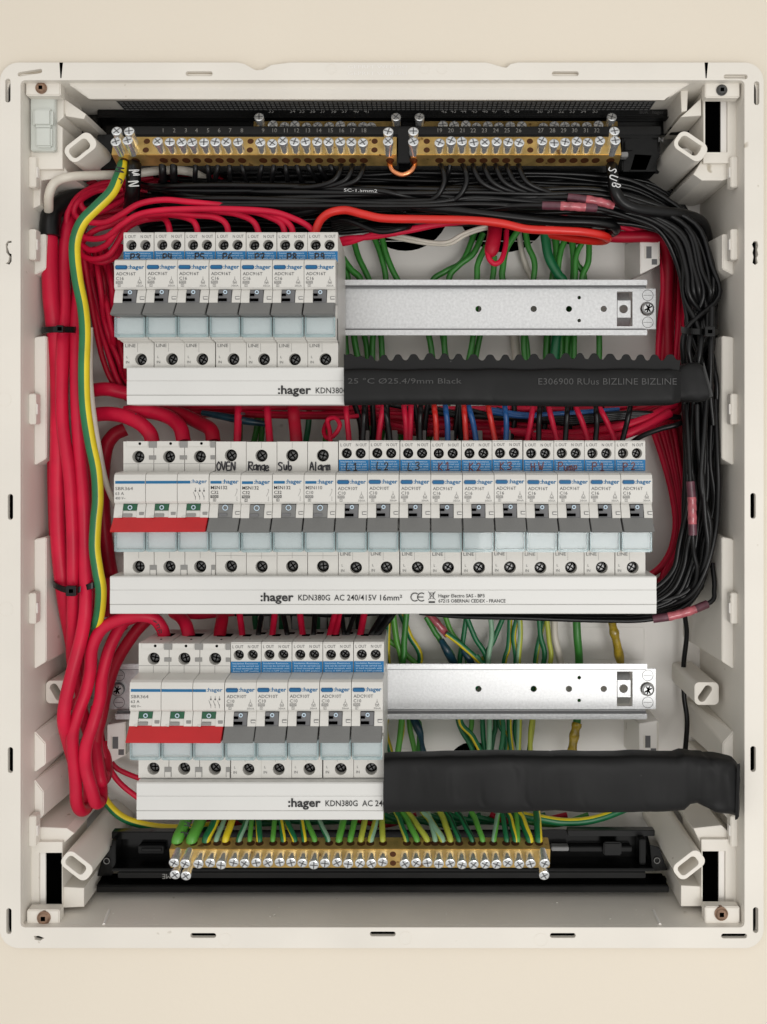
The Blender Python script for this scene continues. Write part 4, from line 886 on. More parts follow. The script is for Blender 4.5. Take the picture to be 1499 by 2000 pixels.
# --- black wires out of the front neutral bars
BG='black wires leaving the front neutral bars'
def bpath_left(x,yb,dd): # swings down then away to the right along the bundle
    return [(x,316,42),(x+2,332,40),(x+8,346,44),(x+30,yb,dd),(x+120,yb+6,dd+4)]
us=unperspective(fl,k_); 
for i,x in enumerate(us):
    if i==2: continue
    dia=4.6 if i<2 else 3.1
    if i>=15: pts=[(x,316,42),(x-3,336,38),(x-18,354,38),(x-55,364,40),(x-120,366,44),(x-220,358+i,50),(x-320,368+i,60)]
    elif i>=12: pts=[(x,316,42),(x+4,330,42),(x+14,345,48),(x+26,358,58)]
    else: sl=R.uniform(-10,16); pts=[(x,316,42),(x+sl*.35,334,43),(x+sl*.8,352,50),(x+sl*1.3,372,64)]
    wire('blk',dia,pts,('thin' if i>1 else 'thicker')+' black wire dropping from terminal %d of the left front neutral bar'%(i+1),'wire',BG,bare=(i%2==1 or i in(3,)))
us=unperspective(fr,k_)
for i,x in enumerate(us[:8]):
    if i<3: pts=[(x,316,42),(x+8,335,38),(x+9,358,38),(x-6,384,40),(x-34,394+i,44),(x-80,388,48),(x-160,380,54),(x-260,374+3*i,60),(x-380,376,66)] if i!=1 else [(x,316,42),(x-4,335,44),(x-10,355,52),(x-20,370,64)]
    else: pts=[(x,316,42),(x+4,334,38),(x+18,356,38),(x+48,371,40),(x+90,375+i,44),(x+150,384+i,46),(1230,404+i*2,50),(1290+i*3,440,54),(1330+i*5,520,56),(1346+i*5,600,50),(1352+i*5,645,44)]
    wire('blk',3.2,pts,'thin black wire dropping from terminal %d of the right front neutral bar'%(i+19),'wire',BG)
# --- the black mass and right trunk
KG='black wires massed along the top and down the right side'
lab='thin black wire running in the mass along the top and down the right side'
for i in range(44):
    u=i/43.0; v=R.random()
    y0=336+u*92; lay=[44,56,68,80][i%4]+R.uniform(-4,4)
    if lay<50: y0=366+u*46
    xs=R.choice([300,340,380,460,560,640])
    if y0>412: xs=max(xs,640)
    tx=1334+ (1-u)*70*.9+R.uniform(-4,4)       # right trunk lane
    dd=lay
    pts=[(xs-40,y0-14,97),(xs,y0+R.uniform(-5,5)-(6 if xs<450 else 0),dd+10),(xs+140,y0+R.uniform(-6,6),dd),(800,y0+R.uniform(-8,8),dd),(930,y0+R.uniform(-8,8),dd),(1050,y0+R.uniform(-6,4),dd),(1160,y0+4+R.uniform(-5,5),dd),
         (1250,y0+16+(1-u)*4+R.uniform(-4,4),dd),(1250+(tx-1250)*.72,430+u*40+R.uniform(-8,8),dd),(tx+R.uniform(-6,2)-4,520+R.uniform(-10,10),dd),(tx+4+R.uniform(-6,4),580,dd)]
    tx2=1340+((i*17)%44)/44*58
    pts+=[(tx2,645,40+(i%5)*8)]
    lane=1338+((i*29)%44)/44*70
    pts+=[(lane+R.uniform(-4,4),720,dd),(lane+R.uniform(-6,6),800,dd),(lane+R.uniform(-8,8),900,dd),(lane+R.uniform(-8,8),980,dd)]
    kx=(lane-1338)/70
    pts+=[(1330+kx*64+R.uniform(-3,3),1060,dd),(1315+kx*70,1115,dd)]
    if i%3==0: pts+=[(1270+kx*80,1155+kx*12,dd),(1200,1172+kx*20,dd+6),(1120,1175+kx*20,dd+8)]
    else:
        yb=1178+kx*32; pts+=[(1290+kx*60,1150+kx*38,dd),(1240,yb,dd),(1120,yb+3,dd),(980,yb,dd),(860,yb-8,dd),(760,yb-18,dd+8)]
    wire('blk',3.3,pts,lab,'wire',KG,n=5,sides=8)
# background fill of dark wires behind the top mass
for i in range(16):
    y=340+i*6.2; wire('blk',3.6,[(300 if y<400 else 560,y,92),(600,y+R.uniform(-4,4),92),(900,y+R.uniform(-4,4),92),(1180,y+R.uniform(-4,4),92),(1300,y+25,92),(1365,y+110,92)],lab,'wire',KG,n=5,sides=8)
wire('blk',5.6,[(560,420,56),(700,395,50),(800,402,46),(900,412,42),(1000,424,42),(1080,432,42),(1150,434,42),(1195,440,46),(1204,450,56),(1180,456,72),(1100,450,84)],'thick black cable doubling back just above the end of the bright red cable','cable')
for i in range(5): wire('blk',3.2,[(650,452-i*5,80-i*6),(680,442-i*3,74-i*6),(740,436+i*4,72-i*6),(790,437+i*2,72-i*6),(806,440,80-i*4),(790,446,88)],'thin black wire folded under the bright red cable beside the upper row','wire','black wires folded under the bright red cable')
# bright red cable
wire('bred',5.0,[(616,474,42),(617,452,40),(626,430,38),(645,415,36),(675,410,36),(710,418,35),(750,426,35),(830,428,35),(920,430,35),(980,436,35),(1030,447,35),(1090,450,35),(1140,453,36),(1175,459,40),(1188,466,48),(1170,471,60),(1120,466,72),(1060,455,84)],'bright red cable arching from the last upper breaker across the top','cable',n=9)
wire('redd',7.4,[(1120,452,74),(1200,462,70),(1270,462,70),(1296,470,72),(1306,520,80),(1304,600,84),(1306,700,84)],'thick dark red cable turning down at the upper right','cable')
for i,(a,b) in enumerate(((668,468),(672,476))): wire('red',3.6,[(600+i*6,484,74),(640,478-i*2,66),(a+6,b-2,60),(730,462-i*4,56),(800,450-i*3,54),(860,438,56),(920,432,64)],'thin red wire rising from the upper row beneath the bright red cable','wire','red wires rising beneath the bright red cable')
for i in range(4): wire('red',3.4,[(940,418+i*2,66),(1000,412+i*4,62),(1100,410+i*5,64),(1180,418+i*6,66),(1240,430+i*7,70),(1296,470+i*3,76)],'thin red wire showing through the black mass at the upper right','wire','red wires inside the black mass')
# reds down the right
for i in range(6):
    x=1292+i*8; wire('redd' if i%2 else 'red',3.7,[(1270,448+i*3,76+i*3),(x-2,480,80+i*2),(x+4-i,560,82+i*2),(x-2+R.uniform(-3,3),640,84),(x-6,720,84),(x-2,790,86)],'thin red wire going down between the upper rail and the black wires','wire','red wires right of the upper rail')
wire('red',6,[(1336,520,84),(1342,580,80),(1340,640,84),(1330,700,88)],'thick red cable glimpsed behind the black trunk','cable')
for i in range(6):
    k=i*8.0; e=[(1262,1128+i*1.0,74),(1240,1140,80)] if i<2 else [(1284,1158-i,72),(1250,1172,78)]
    wire('redd' if i in(1,4) else 'red',3.9,[(1262+k,800,86),(1276+k,840,84),(1296+k*.75,900,82),(1312+k*.55,960,80),(1320+k*.5,1020,78),(1312+k*.6,1070,76),(1292+k*.6,1105,74)]+e,'thin red wire curving down right of the middle breaker row','wire','red wires right of the middle row')
for i in range(9):
    x=1342+i*5; wire('redd',3.6,[(x-40,800,92),(x-20,900,94),(x-14,1000,94),(x-20,1090,94),(x-70,1150,94)],'dark red wire deep behind the black trunk','wire','dark red wires behind the black trunk',sides=8,n=5) if i<5 else None
pw=wire('blk',3.5,[(560,360,48),(620,366,42),(680,369,40),(740,372,40),(790,382,42),(840,392,50)],'black wire with pale printing, running left of the copper link under the brass bars','wire')
q=MB(); c=P(672,373,38.1); text(q,'SC-1.5mm2',c.x,c.z-.2,c.y,1.9,'silverink',w=20,a=-.03); q_o=q.build('printed_text',origin=(0,0,0)); q_o.parent=pw; q_o.location=-pw.location
# crimped joiners
def splice(pts,label,m='pink',e='pinkd',r=2.6,t=(.3,.72)):
    pp=catmull([P(*p) for p in pts],8); n=len(pp); th=thing('crimp_joiner',tuple(pp[0]),label,'crimp joiner')
    a,b=int(n*t[0]),int(n*t[1]); k=MB(); tube(k,pp[a:b+1],r,m,12,rfun=lambda u:1+.06*math.sin(u*19)); k.build('crimp_barrel',th)
    for s_ in (pp[:a+1],pp[b:]):
        k=MB(); tube(k,s_,r*.97,e,12); k.build('sleeve_end',th)
splice([(1110,385,38),(1150,390,36),(1180,396,36),(1197,402,38)],'pink crimp joiner on a black wire at the upper right, higher of two',t=(.3,.98))
splice([(1060,401,36),(1100,402,34),(1135,404,34),(1165,406,36)],'pink crimp joiner on a black wire at the upper right, lower of two')
wire('blk',3.1,[(940,410,46),(1000,402,40),(1060,401,36),(1100,402,34),(1165,406,36),(1230,424,40),(1290,452,44),(1325,520,48),(1340,600,46),(1345,645,44)],'black wire carrying the lower pink joiner at the upper right','wire')
wire('blk',3.1,[(940,398,50),(1020,388,44),(1110,385,38),(1150,390,36),(1197,402,38),(1260,420,42),(1320,470,46),(1352,560,48),(1362,640,44)],'black wire carrying the higher pink joiner at the upper right','wire')
splice([(1349,940,30),(1352,975,30),(1353,1015,30),(1354,1045,30)],'pink crimp joiner standing upright on a black wire right of the middle row')
wire('blk',2.7,[(1340,790,36),(1345,860,32),(1349,940,30),(1354,1045,30),(1356,1080,32),(1362,1115,34),(1350,1150,40),(1300,1180,60)],'black wire carrying the upright pink joiner','wire')
splice([(1276,1209,36),(1310,1204,34),(1350,1193,34),(1382,1180,36)],'pink crimp joiner on the bend at the lower end of the black trunk')
wire('blk',2.9,[(820,1197,46),(900,1204,40),(1020,1207,38),(1180,1212,38),(1276,1209,36),(1382,1180,36),(1396,1150,40),(1392,1100,46)],'black wire running below the middle busbar cover to the lowest pink joiner','wire')
for i,(dy,dd) in enumerate(((0,44),(-5,52),(3,58))): wire('blk',3.0,[(860+i*90,1194,dd+6),(950+i*60,1201+dy,dd),(1100,1205+dy,dd-2),(1250,1206+dy,dd-4),(1330,1190+dy,dd-4),(1372,1140,dd),(1380,1080,dd)],'thin black wire sweeping below the middle busbar cover','wire','black wires sweeping below the middle busbar cover')
for p in ([(1338,800,38),(1344,870,36),(1350,960,46)],[(1362,790,34),(1364,860,34),(1372,930,32),(1378,1010,32),(1382,1080,34),(1352,1165,44)],[(1380,780,34),(1376,850,32),(1370,930,32),(1374,970,32),(1388,1030,34),(1380,1100,38)],[(1398,780,40),(1402,880,38),(1404,960,38),(1398,1040,36),(1376,1120,36),(1340,1170,40),(1260,1200,50)],[(1350,650,34),(1346,690,34),(1358,740,38)],[(1372,650,34),(1366,700,34),(1352,745,40)],[(1392,600,34),(1390,680,32),(1388,760,34),(1394,830,36)]):
    wire('blk',3.4,p,'loose black wire on the front of the right trunk','wire','loose black wires on the right trunk')
wire('blk',3.2,[(1338,1200,80),(1342,1240,84),(1336,1300,88),(1337,1360,88),(1343,1410,84),(1338,1480,70),(1338,1500,60)],'single black wire hanging down the right of the lowest rail','wire')
# --- between upper and middle rows
MG='red wires crossing behind the middle row tops'
for i,(y,m,dia) in enumerate(((797,'red',5),(806,'redd',4.4),(812,'red',3.8),(818,'redd',4.4),(826,'red',4),(834,'redd',5),(842,'red',5.2),(850,'redd',5.2))):
    wire(m,dia,([(300,y-8+R.uniform(-6,6),84),(440,y-8+R.uniform(-4,6),80),(600,y-6+R.uniform(-6,4),80),(720,y-6,78)] if y<822 else [(700,y-34,84),(780,y-10,80)])+[(850,y+R.uniform(-5,5),76),(1000,y+4+R.uniform(-4,4),74),(1130,y+4,74),(1230,y-6+R.uniform(-3,3),74),(1310,y-34,76),(1330,y-60,82)],'red wire crossing behind the tops of the middle row breakers','wire',MG)
wire('red',5.6,[(980,842,66),(1100,848,62),(1190,838,60),(1260,818,60),(1320,790,66)],'thick red cable rising to the right behind the middle row tops, higher','cable')
wire('red',5.6,[(1040,852,62),(1180,856,58),(1250,838,56),(1310,806,60)],'thick red cable rising to the right behind the middle row tops, lower','cable')
wire('blk',3.2,[(1215,880,60),(1250,854,50),(1290,838,46),(1330,826,46),(1345,800,60)],'black wire slanting up right of the last middle breaker','wire')
for i in range(4): wire('blk',3.2,[(760+i*70,790+i*3,72),(860+i*60,808+i*4,70),(980+i*30,815+i*3,66),(1120,815+i*4,62),(1240,806+i*3,60),(1330,815,62)],'thin black wire crossing behind the middle row tops','wire','black wires crossing behind the middle row tops')
for i in range(2): wire('blu',3.2,[(960,800+i*5,66),(1030,810+i*4,64),(1120,806+i*3,64),(1210,800,66)],'blue wire lying under the black sleeve','wire','blue wires lying under the black sleeve')
wire('bsl',4.6,[(395,806,70),(440,814,66),(480,822,64),(520,828,66)],'dark teal heat-shrink joint on a wire above the OVEN breaker','cable sleeve',name='cable_sleeve',rfun=lambda u:.75+.35*math.sin(u*math.pi))
wire('red',8.6,[(180,762,66),(210,760,62),(250,768,66),(330,780,76)],'thick red cable end tucked behind the left end of the upper busbar cover','cable')
wire('red',8.8,[(175,812,58),(205,808,52),(240,812,48),(272,826,44),(292,845,42),(298,864,42)],'thick red cable with a black mark into the left pole of the middle isolator','cable')
wire('red',8.8,[(245,806,58),(290,804,56),(330,815,52),(352,835,46),(359,864,42)],'thick red cable into the middle pole of the middle isolator','cable')
wire('redd',8.8,[(310,802,66),(350,808,62),(390,826,54),(412,840,46),(417,864,42)],'thick red cable into the right pole of the middle isolator','cable')
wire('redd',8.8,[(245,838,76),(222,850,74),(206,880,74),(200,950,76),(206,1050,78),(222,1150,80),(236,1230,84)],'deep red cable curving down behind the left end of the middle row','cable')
wire('redd',6.5,[(212,1130,70),(216,1170,66),(210,1205,62)],'short red cable beside the striped earth cable at the lower cover','cable')
def mark(lab,strokes,d):
    oo=[o for o in C.objects if o.get('label','').startswith(lab)][0]; q=MB()
    for st in strokes: stroke(q,[(XX(a,d),ZZ(b,d)) for a,b in st],.6,'ink',d)
    k=q.build('marker_mark',origin=(0,0,0)); k.parent=oo; k.location=-oo.location
mark('thick red cable with a black mark',[[(254,820),(260,814),(266,808)]],43)
mark('thick red cable looping low',[[(300,1213),(306,1216)],[(306,1222),(310,1219),(312,1225),(307,1227)],[(309,1232),(315,1230),(316,1236),(310,1237),(313,1233)]],31)
def entry(names,x0,x1,y0,y1,d0,d1,m,dia,label,bend=0,tail=None):
    xm=(x0+x1)/2+bend
    wire(m,dia,[(x0+(x0-xm)*.6,y0-22,d0+16),(x0,y0,d0),(xm,(y0+y1)/2,(d0+d1)/2),(x1,y1,d1),(x1,y1+8,d1)],label)
T2=858
for x0,x1,m,dia,l in ((466,464,'red',4.6,'red wire with OV in black marker into the OVEN breaker'),(522,527,'red',4.4,'red wire streaked with black marker into the Range breaker'),(573,579,'redd',7.6,'thick red cable into the Sub breaker')):
    entry(None,x0,x1,795,T2,50,44,m,dia,l)
q=MB()
for s,y in (('O',806),('V',818)): c=P(467,y,44); handw(q,s,c.x+1.3,c.z,c.y,2.4,'ink',.5,a=-1.6)
oo=[o for o in C.objects if o.get('label','').startswith('red wire with OV')][0]
q_o=q.build('marker_letters',origin=(0,0,0)); q_o.parent=oo; q_o.location=-oo.location
wire('red',2.8,[(700,812,64),(672,815,60),(645,818,56),(633,840,50),(640,856,46),(655,848,44),(664,830,44),(655,816,46),(640,820,48),(644,840,46),(646,864,44)],'thin red wire coiled in a loop above the Alarm breaker','wire')
ent=[(676,682,'red','L1','left'),(712,709,'blk','L1','right'),(748,740,'red','L2','left'),(752,762,'blk','L2','right'),(790,794,'red','L3','left'),(803,801,'red','L3','left'),(822,821,'blk','L3','right'),
 (849,853,'bred','K1','left'),(871,875,'blu','K1','right'),(907,911,'bred','K2','left'),(917,930,'blu','K2','right'),(955,967,'bred','K3','left'),(987,989,'blu','K3','right'),(1041,1031,'red','HW','left'),(1055,1053,'blk','HW','right'),
 (1073,1088,'red','Pump','left'),(1109,1105,'blk','Pump','right'),(1127,1148,'red','P1','left'),(1165,1164,'blk','P1','right'),(1173,1200,'red','P2','left'),(1231,1217,'blk','P2','right')]
seen={}
for x0,x1,m,s,side in ent:
    seen[(s,side)]=seen.get((s,side),0)+1
    ex=' beside its twin' if seen[(s,side)]>1 else ''
    entry(None,x0,x1,798,T2,46,44,m,3.4,'%s wire going into the %s terminal of the %s breaker%s'%(CN[m],side,s,ex),bend=R.uniform(-1,2))
for i,x in enumerate((470,497,508,600,640,722,735,745,778,830,840,880)): wire('grn' if i%3 else 'dgrn',3.8,[(x+R.uniform(-8,8),790,90),(x+R.uniform(-6,6),830,90),(x+R.uniform(-8,8),880,92)],'green wire glimpsed behind the middle row tops','wire','green wires glimpsed behind the middle row')
for i,x in enumerate((700,715,725,755,815,828,890,900,1000,1062,1112,1170)): wire('blk',3.6,[(x+R.uniform(-8,8),790,70),(x+R.uniform(-6,6),830,66),(x+R.uniform(-8,8),875,62)],'black wire dropping behind the middle row tops','wire','black wires dropping behind the middle row')
# pale stubs of breaker foot clips above the rail (grey tabs behind tops)
# --- lowest row entries
T3=1243
ent=[(468,474,'red',3.9,'leftmost','left'),(512,505,'blk',3.2,'leftmost','right'),(537,532,'red',3.9,'second from the left','left'),(553,561,'blk',3.2,'second from the left','right'),(586,592,'red',3.9,'middle','left'),(616,613,'blk',3.2,'middle','right'),
 (655,644,'red',3.9,'second from the right','left'),(667,655,'red',3.9,'second from the right','left'),(668,672,'blk',3.0,'second from the right','right'),(694,680,'blk',3.0,'second from the right','right'),(712,704,'red',4.2,'rightmost','left'),(752,728,'blk',4.6,'rightmost','right'),(768,738,'blk',4.6,'rightmost','right')]
seen={}
for x0,x1,m,dia,s,side in ent:
    seen[(s,side)]=seen.get((s,side),0)+1
    ex=', second wire' if seen[(s,side)]>1 else ''
    entry(None,x0,x1,1197,T3 if side=='left' else T3-6,52,42,m,dia,'%s wire into the %s terminal of the %s lowest-row breaker%s'%(CN[m],side,s.replace(' from the ','-from-'),ex))
for i,x in enumerate((500,520,550,575,620,640,690,700)): wire('blk' if i%2 else 'dgrn',3.8,[(x+R.uniform(-8,8),1185,84),(x+R.uniform(-6,6),1215,84),(x+R.uniform(-8,8),1260,84)],'dark wire dropping behind the tops of the lowest row','wire','dark wires dropping behind the lowest row')
wire('blk',4.0,[(460,1198,64),(560,1196,60),(650,1200,58),(740,1196,56),(820,1190,56)],'black wire lying along the lower edge of the middle busbar cover','wire')
# --- green wires behind the upper rail
GG='green wires passing behind the upper rail'
gw=[([(690,462),(700,500),(722,548),(738,600),(745,660),(748,740)],3.9),([(730,460),(745,500),(754,548),(742,600),(729,655),(728,740)],3.9),([(745,458),(756,500),(778,548),(815,600),(838,655),(850,740)],3.9),
([(664,495),(685,525),(705,548),(700,600),(692,655),(708,740)],4.2),([(664,515),(680,548),(674,655),(684,740)],4.2),([(670,545),(680,600),(712,655),(722,740)],3.8),([(930,448),(905,508),(870,530),(845,550),(852,600),(866,660),(876,740)],3.9),([(944,455),(925,495),(895,520),(876,550),(868,655),(874,740)],3.9),
([(950,480),(934,515),(932,548),(925,655),(908,740)],3.9),([(966,500),(962,548),(938,655),(922,740)],3.9),([(1012,450),(990,485),(983,520),(983,548),(1005,600),(1026,655),(1034,740)],4.2),([(1026,445),(1032,480),(1044,510),(1042,548),(1024,655),(1030,740)],3.9),
([(1064,450),(1072,500),(1090,535),(1102,560),(1088,655),(1080,740)],6.2),([(1084,452),(1088,500),(1080,548),(1070,655),(1068,740)],5.0),([(1112,452),(1096,490),(1090,548),(1096,655),(1094,740)],3.9),([(1116,455),(1121,500),(1120,548),(1108,655),(1105,740)],4.4),
([(1120,490),(1128,515),(1142,548),(1120,655),(1116,740)],3.9),([(1151,462),(1150,510),(1138,550),(1165,620),(1171,655),(1170,740)],3.9),([(1140,470),(1126,500),(1124,548),(1122,700)],3.6)]
gw.sort(key=lambda q:min(abs(b-548)*100+a*.001 for a,b in q[0]) and [a for a,b in sorted(q[0],key=lambda t_:abs(t_[1]-548))][0])
ORD=['first','second','third','fourth','fifth','sixth','seventh','eighth','ninth','tenth','eleventh','twelfth','thirteenth','fourteenth','fifteenth','sixteenth','seventeenth','eighteenth','nineteenth','twentieth','twenty-first','twenty-second']
for i,(p,dia) in enumerate(gw): wire('dgrn' if dia>6 else 'grn',dia,[(a,b,88-(i%3)*3) for a,b in p],('thick ' if dia>4.5 else '')+'green wire crossing behind the upper edge of the upper rail, %s from the left'%ORD[i],'wire',GG)
wire('wht',2.4,[(745,455,78),(790,462,72),(840,472,70),(875,472,68),(905,456,66),(940,444,64),(990,436,64)],'thin white wire drooping under the bright red cable, upper of a pair','wire')
wire('wht',2.4,[(745,458,80),(790,468,74),(840,476,72),(880,476,70),(910,459,68),(945,447,66),(990,440,66)],'thin white wire drooping under the bright red cable, lower of a pair','wire')
wire('wht',3.6,[(1014,452,94),(1022,500,94),(1045,560,94)],'pale wire lying flat on the back panel above the upper rail','wire')
wire('wht',6,[(1000,600,95),(1006,660,95),(1012,740,95)],'pale cable behind the green wires below the upper rail','cable')
# red insulated cap with loop
n=thing('insulated_cap',tuple(P(965,480,62)),'red insulating cap hanging with a small wire loop under the bright red cable','insulating cap')
k=MB(); tube(k,catmull([P(968,440,62),P(965,465,58),P(960,490,56),P(956,500,56)],5),4.6,'redd',14,rfun=lambda u:1.0 if u<.6 else 1-.5*(u-.6)/.4); k.build('cap_body',n)
k=MB(); tube(k,catmull([P(952,488,56),P(956,505,54),P(967,515,54),P(980,507,55),P(988,480,60),P(990,450,64)],6),1.7,'red',10); k.build('wire_loop',n)
# --- green and striped wires behind the lowest rail, down to the earth bar
EG='green and striped wires behind the lowest rail'
CNT3=[]
def W3(m,dia,p,stripe=None,ang=30,half=60,lb=None):
    lbl={'grn':'green wire','lgrn':'light green wire','dgrn':'green and yellow striped wire' if stripe else 'dark green wire','pale':'pale green wire','yelg':'yellow-green striped wire'}[m]+' meeting the top of the lowest rail, %s from the left'%ORD[CNT3.pop(0)]
    wire(m,dia,p,lb or lbl,'wire',EG,stripe=stripe,ang=ang,half=half)
A=88
LST3=(
 ('lgrn',3.6,[(744,1240),(775,1262),(800,1285),(815,1310)],[(800,1405),(812,1480)],None),
 ('dgrn',3.4,[(760,1190),(759,1297)],[(786,1405),(776,1480)],'yel'),
 ('lgrn',4.0,[(767,1190),(775,1250),(786,1297)],[(785,1405),(774,1500)],None),
 ('grn',4.0,[(795,1190),(790,1250),(786,1297)],[(752,1405),(752,1490)],None),
 ('dgrn',3.8,[(780,1190),(800,1240),(820,1297)],[(755,1405),(765,1480)],'yel'),
 ('lgrn',3.6,[(744,1190),(748,1220),(746,1250)],[(745,1405),(752,1480)],None),
 ('grn',3.6,[(833,1205),(850,1235),(860,1250),(884,1300)],[(812,1400),(820,1420)],None),
 ('dgrn',3.4,[(872,1237),(900,1258),(935,1290),(945,1310)],[(900,1400),(925,1440),(948,1490)],'yel'),
 ('lgrn',3.4,[(867,1195),(882,1235),(902,1262),(915,1300)],[(922,1405),(918,1440),(930,1490)],None),
 ('dgrn',3.4,[(913,1195),(905,1250),(898,1297)],[(895,1405),(925,1470)],None),
 ('dgrn',3.4,[(908,1195),(928,1245),(952,1295)],[(943,1405),(950,1490)],None),
 ('pale',3.4,[(957,1190),(961,1240),(954,1297)],[(957,1405),(954,1490)],None),
 ('dgrn',3.4,[(988,1195),(965,1250),(948,1297)],[(968,1405),(964,1440),(957,1490)],None),
 ('dgrn',3.4,[(997,1190),(994,1260),(985,1297)],[(975,1405),(990,1440),(988,1490)],'yel'),
 ('dgrn',3.4,[(1016,1190),(1004,1240),(1008,1297)],[(995,1405),(1003,1490)],'yel'),
 ('pale',3.4,[(1015,1190),(1017,1240),(1013,1297)],[(1015,1405),(1012,1490)],'yelg'),
 ('dgrn',3.4,[(1067,1195),(1056,1240),(1046,1297)],[(1042,1405),(1032,1490)],'yelg'),
 ('dgrn',3.4,[(1053,1195),(1056,1240),(1062,1297)],[(1008,1405),(1020,1490)],None),
 ('yelg',3.2,[(1068,1200),(1073,1250),(1075,1297)],[(1040,1405),(1036,1490)],None),
 ('dgrn',3.2,[(930,1280),(940,1297)],[(982,1405),(975,1490)],None),
 ('yelg',3.2,[(940,1285),(950,1300)],[(956,1405),(953,1490)],None))
xs_=[q[2][-1][0]+i*.01 for i,q in enumerate(LST3)]; CNT3+=[sorted(xs_).index(v) for v in xs_]
for i,(m,dia,top,bot,st) in enumerate(LST3):
    A=90-(i%4)*3.5; p=[(a,b,A) for a,b in top+bot]+[(bot[-1][0]+R.uniform(-10,10),1540,78)]
    W3(m,dia,p,st,ang=R.choice((-60,-45,50)),half=38)
splice([(832,1193,84),(850,1212,82),(862,1226,82),(874,1240,84)],'pink crimp joiner behind the strip above the lowest rail',r=2.4,t=(.02,.98))
wire('bsl',5.4,[(862,1250,80),(873,1270,78),(885,1292,82),(893,1310,84)],'dark teal heat-shrink joint on a green wire above the lowest rail','cable sleeve',name='cable_sleeve',rfun=lambda u:.7+.4*math.sin(u*3)*.8)
wire('bsl',4.6,[(906,1270,82),(916,1286,80),(925,1305,84)],'small dark blue heat-shrink joint touching the top edge of the lowest rail','cable sleeve',name='cable_sleeve')
wire('bsl',5.4,[(806,1400,84),(820,1430,80),(826,1460,78),(832,1490,80)],'dark blue heat-shrink joint below the left of the lowest rail','cable sleeve',name='cable_sleeve',rfun=lambda u:.8+.25*math.sin(u*8))
wire('wht',4.6,[(1083,1190,90),(1084,1240,88),(1090,1270,88),(1099,1310,92)],'short white cable above the lowest rail','cable')
wire('grn',5.2,[(1126,1190,88),(1128,1240,86),(1132,1300,88),(1128,1400,88),(1126,1420,86)],'thick plain green cable above the right of the lowest rail','cable')
wire('ysl',5.8,[(1193,1195,88),(1198,1225,84),(1205,1255,84),(1214,1300,88)],'lumpy amber heat-shrink joint above the right end of the lowest rail','cable sleeve',name='cable_sleeve',rfun=lambda u:1+.12*math.sin(u*17)+.05*math.sin(u*31))
wire('ysl',6.2,[(1128,1412,86),(1122,1440,84),(1115,1490,84)],'amber heat-shrink joint below the lowest rail, above the sleeve','cable sleeve',name='cable_sleeve',rfun=lambda u:1+.12*math.sin(u*17))
wire('dgrn',5.0,[(1243,1400,88),(1248,1440,86),(1252,1490,86)],'thick striped earth cable below the right end of the lowest rail','cable',stripe='yelg',ang=70,half=50)
eb=[('lgrn',7.6,366,346,None),('lgrn',7.6,394,374,None),('dgrn',5.6,424,402,'yel'),('pale',3.4,440,422,None),('yel',4.6,455,440,None),('dgrn',3.8,484,466,'pale'),('lgrn',3.2,492,488,None),('dgrn',4.0,505,507,'yel'),('lgrn',3.4,537,533,None),('dgrn',3.7,549,554,'yel'),('dgrn',3.7,558,577,'yel'),('dgrn',3.6,590,595,'yel'),('lgrn',3.6,597,616,None),('dgrn',3.4,622,642,'pale'),('lgrn',4.6,672,662,None),('lgrn',4.0,694,684,None),('yelg',4.0,714,705,None),('pale',4.2,736,724,'yelg'),('yelg',3.9,746,748,None),
 ('dgrn',3.6,780,795,'yelg'),('lgrn',4.0,794,816,None),('yelg',3.9,806,836,None),('pale',3.4,840,851,None),('yelg',4.2,838,866,'pale'),('yelg',4.1,866,881,None),('dgrn',3.6,880,898,'ink'),('dgrn',3.6,902,924,'ink'),('lgrn',3.7,928,944,None),('pale',3.4,972,965,'lgrn'),('dgrn',3.8,984,991,'ink'),('dgrn',3.9,997,1008,'yel'),('lgrn',3.6,1010,1012,None),('dgrn',5.2,1020,1036,'yel'),('dgrn',5.0,1050,1053,'yel')]
def num(n): 
    return {1:'first',2:'second',3:'third',4:'fourth',5:'fifth',6:'sixth',7:'seventh',8:'eighth',9:'ninth',10:'tenth',11:'eleventh',12:'twelfth',13:'thirteenth',14:'fourteenth',15:'fifteenth',16:'sixteenth',17:'seventeenth',18:'eighteenth',19:'nineteenth'}[n]
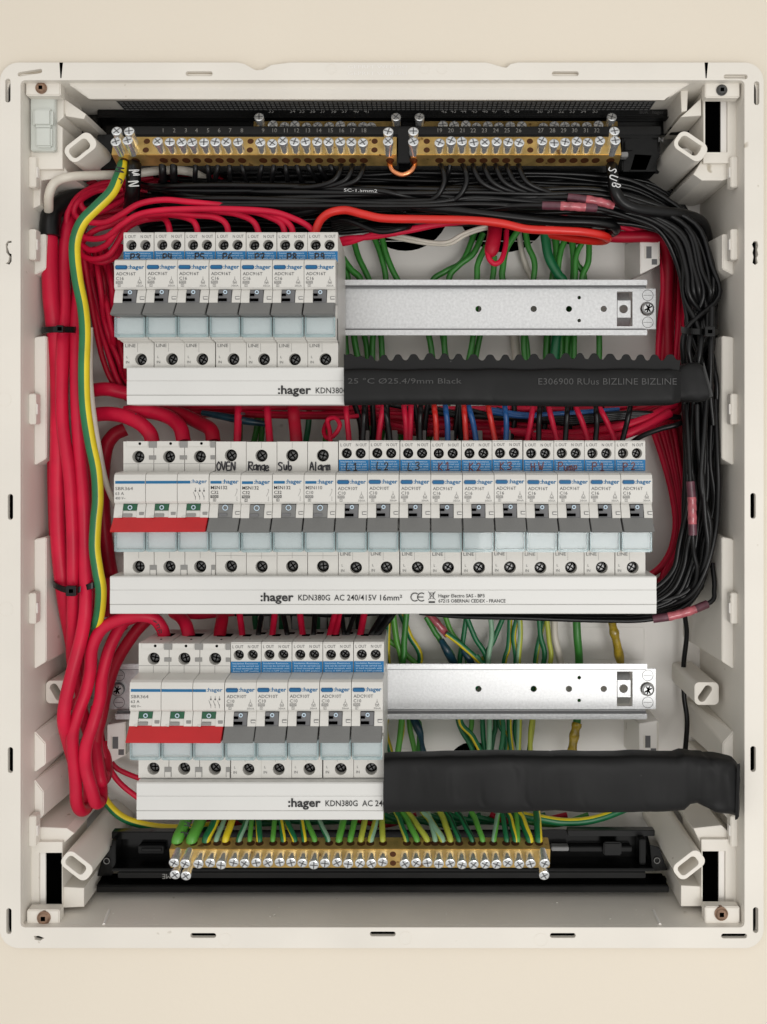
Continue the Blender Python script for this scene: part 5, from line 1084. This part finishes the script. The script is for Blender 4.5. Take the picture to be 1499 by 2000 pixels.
for i,(m,dia,xt,xb,st) in enumerate(eb):
    if xt<768: pos=num(i+1)+' from the left'
    else: pos=num(len(eb)-i)+' from the right'
    col={'lgrn':'plain light green','pale':'pale green','yel':'mostly yellow','yelg':'yellow-green'}.get(m,'green')
    if st=='yel': col='green and yellow striped'
    if st=='ink': col='green wire scribbled with marker,'
    l='%s%s entering the earth bar, %s'%(col,'' if st=='ink' else (' cable' if dia>7 else ' wire'),pos)
    bow=(xt-xb)*.25
    pts=[(xb,1650,40),(xb+(xt-xb)*.12,1636,41),(xb+(xt-xb)*.55+bow*.3,1615,48),(xt,1598,56),(xt+(xt-xb)*.5,1580,64),(xt+(xt-xb)*.6,1540,76)]
    o=wire(m,dia*.92,pts,l,'wire',stripe=st,ang={'ink':50}.get(st,R.choice((-52,-40,38,50))),half={'ink':22,'yel':34}.get(st,46),bare=(i%3!=1))
    if i==0:
        q=MB()
        for s,x,y in (('M',352,1612),('E',345,1632)): c=P(x+4,y,40); handw(q,s,c.x+1.6,c.z+2.0,c.y,4.2,'ink',.6,a=-1.75)
        q_o=q.build('marker_letters',origin=(0,0,0)); q_o.parent=o; q_o.location=-o.location
wire('dgrn',5.0,[(188,1500,80),(197,1540,76),(212,1572,72),(245,1600,70),(300,1615,70),(360,1618,68),(420,1612,70)],'thick striped earth cable sweeping along the bottom left','cable',stripe='yel',ang=-60,half=42)
wire('dgrn',5.0,[(1000,1590,66),(1050,1598,66),(1105,1606,66),(1160,1601,66),(1220,1580,70),(1280,1550,76)],'thick striped earth cable sweeping right under the lowest sleeve','cable',stripe='yel',ang=-70,half=36)
for i in range(16):
    x=400+i*42; wire(R.choice(('grn','dgrn','dgrn','redd')),3.6,[(x-30,1590,78),(x,1602+R.uniform(-3,6),76),(x+60,1606+R.uniform(-3,6),78),(x+120,1592,80)],'dark wire crossing behind the wires at the earth bar','wire','dark wires crossing behind the earth bar')
for o in list(bpy.data.objects):
    if '_o' in o: del o['_o']
# 'grey foot clips' behind the breaker tops belong to each breaker: small tab seen over the top edge
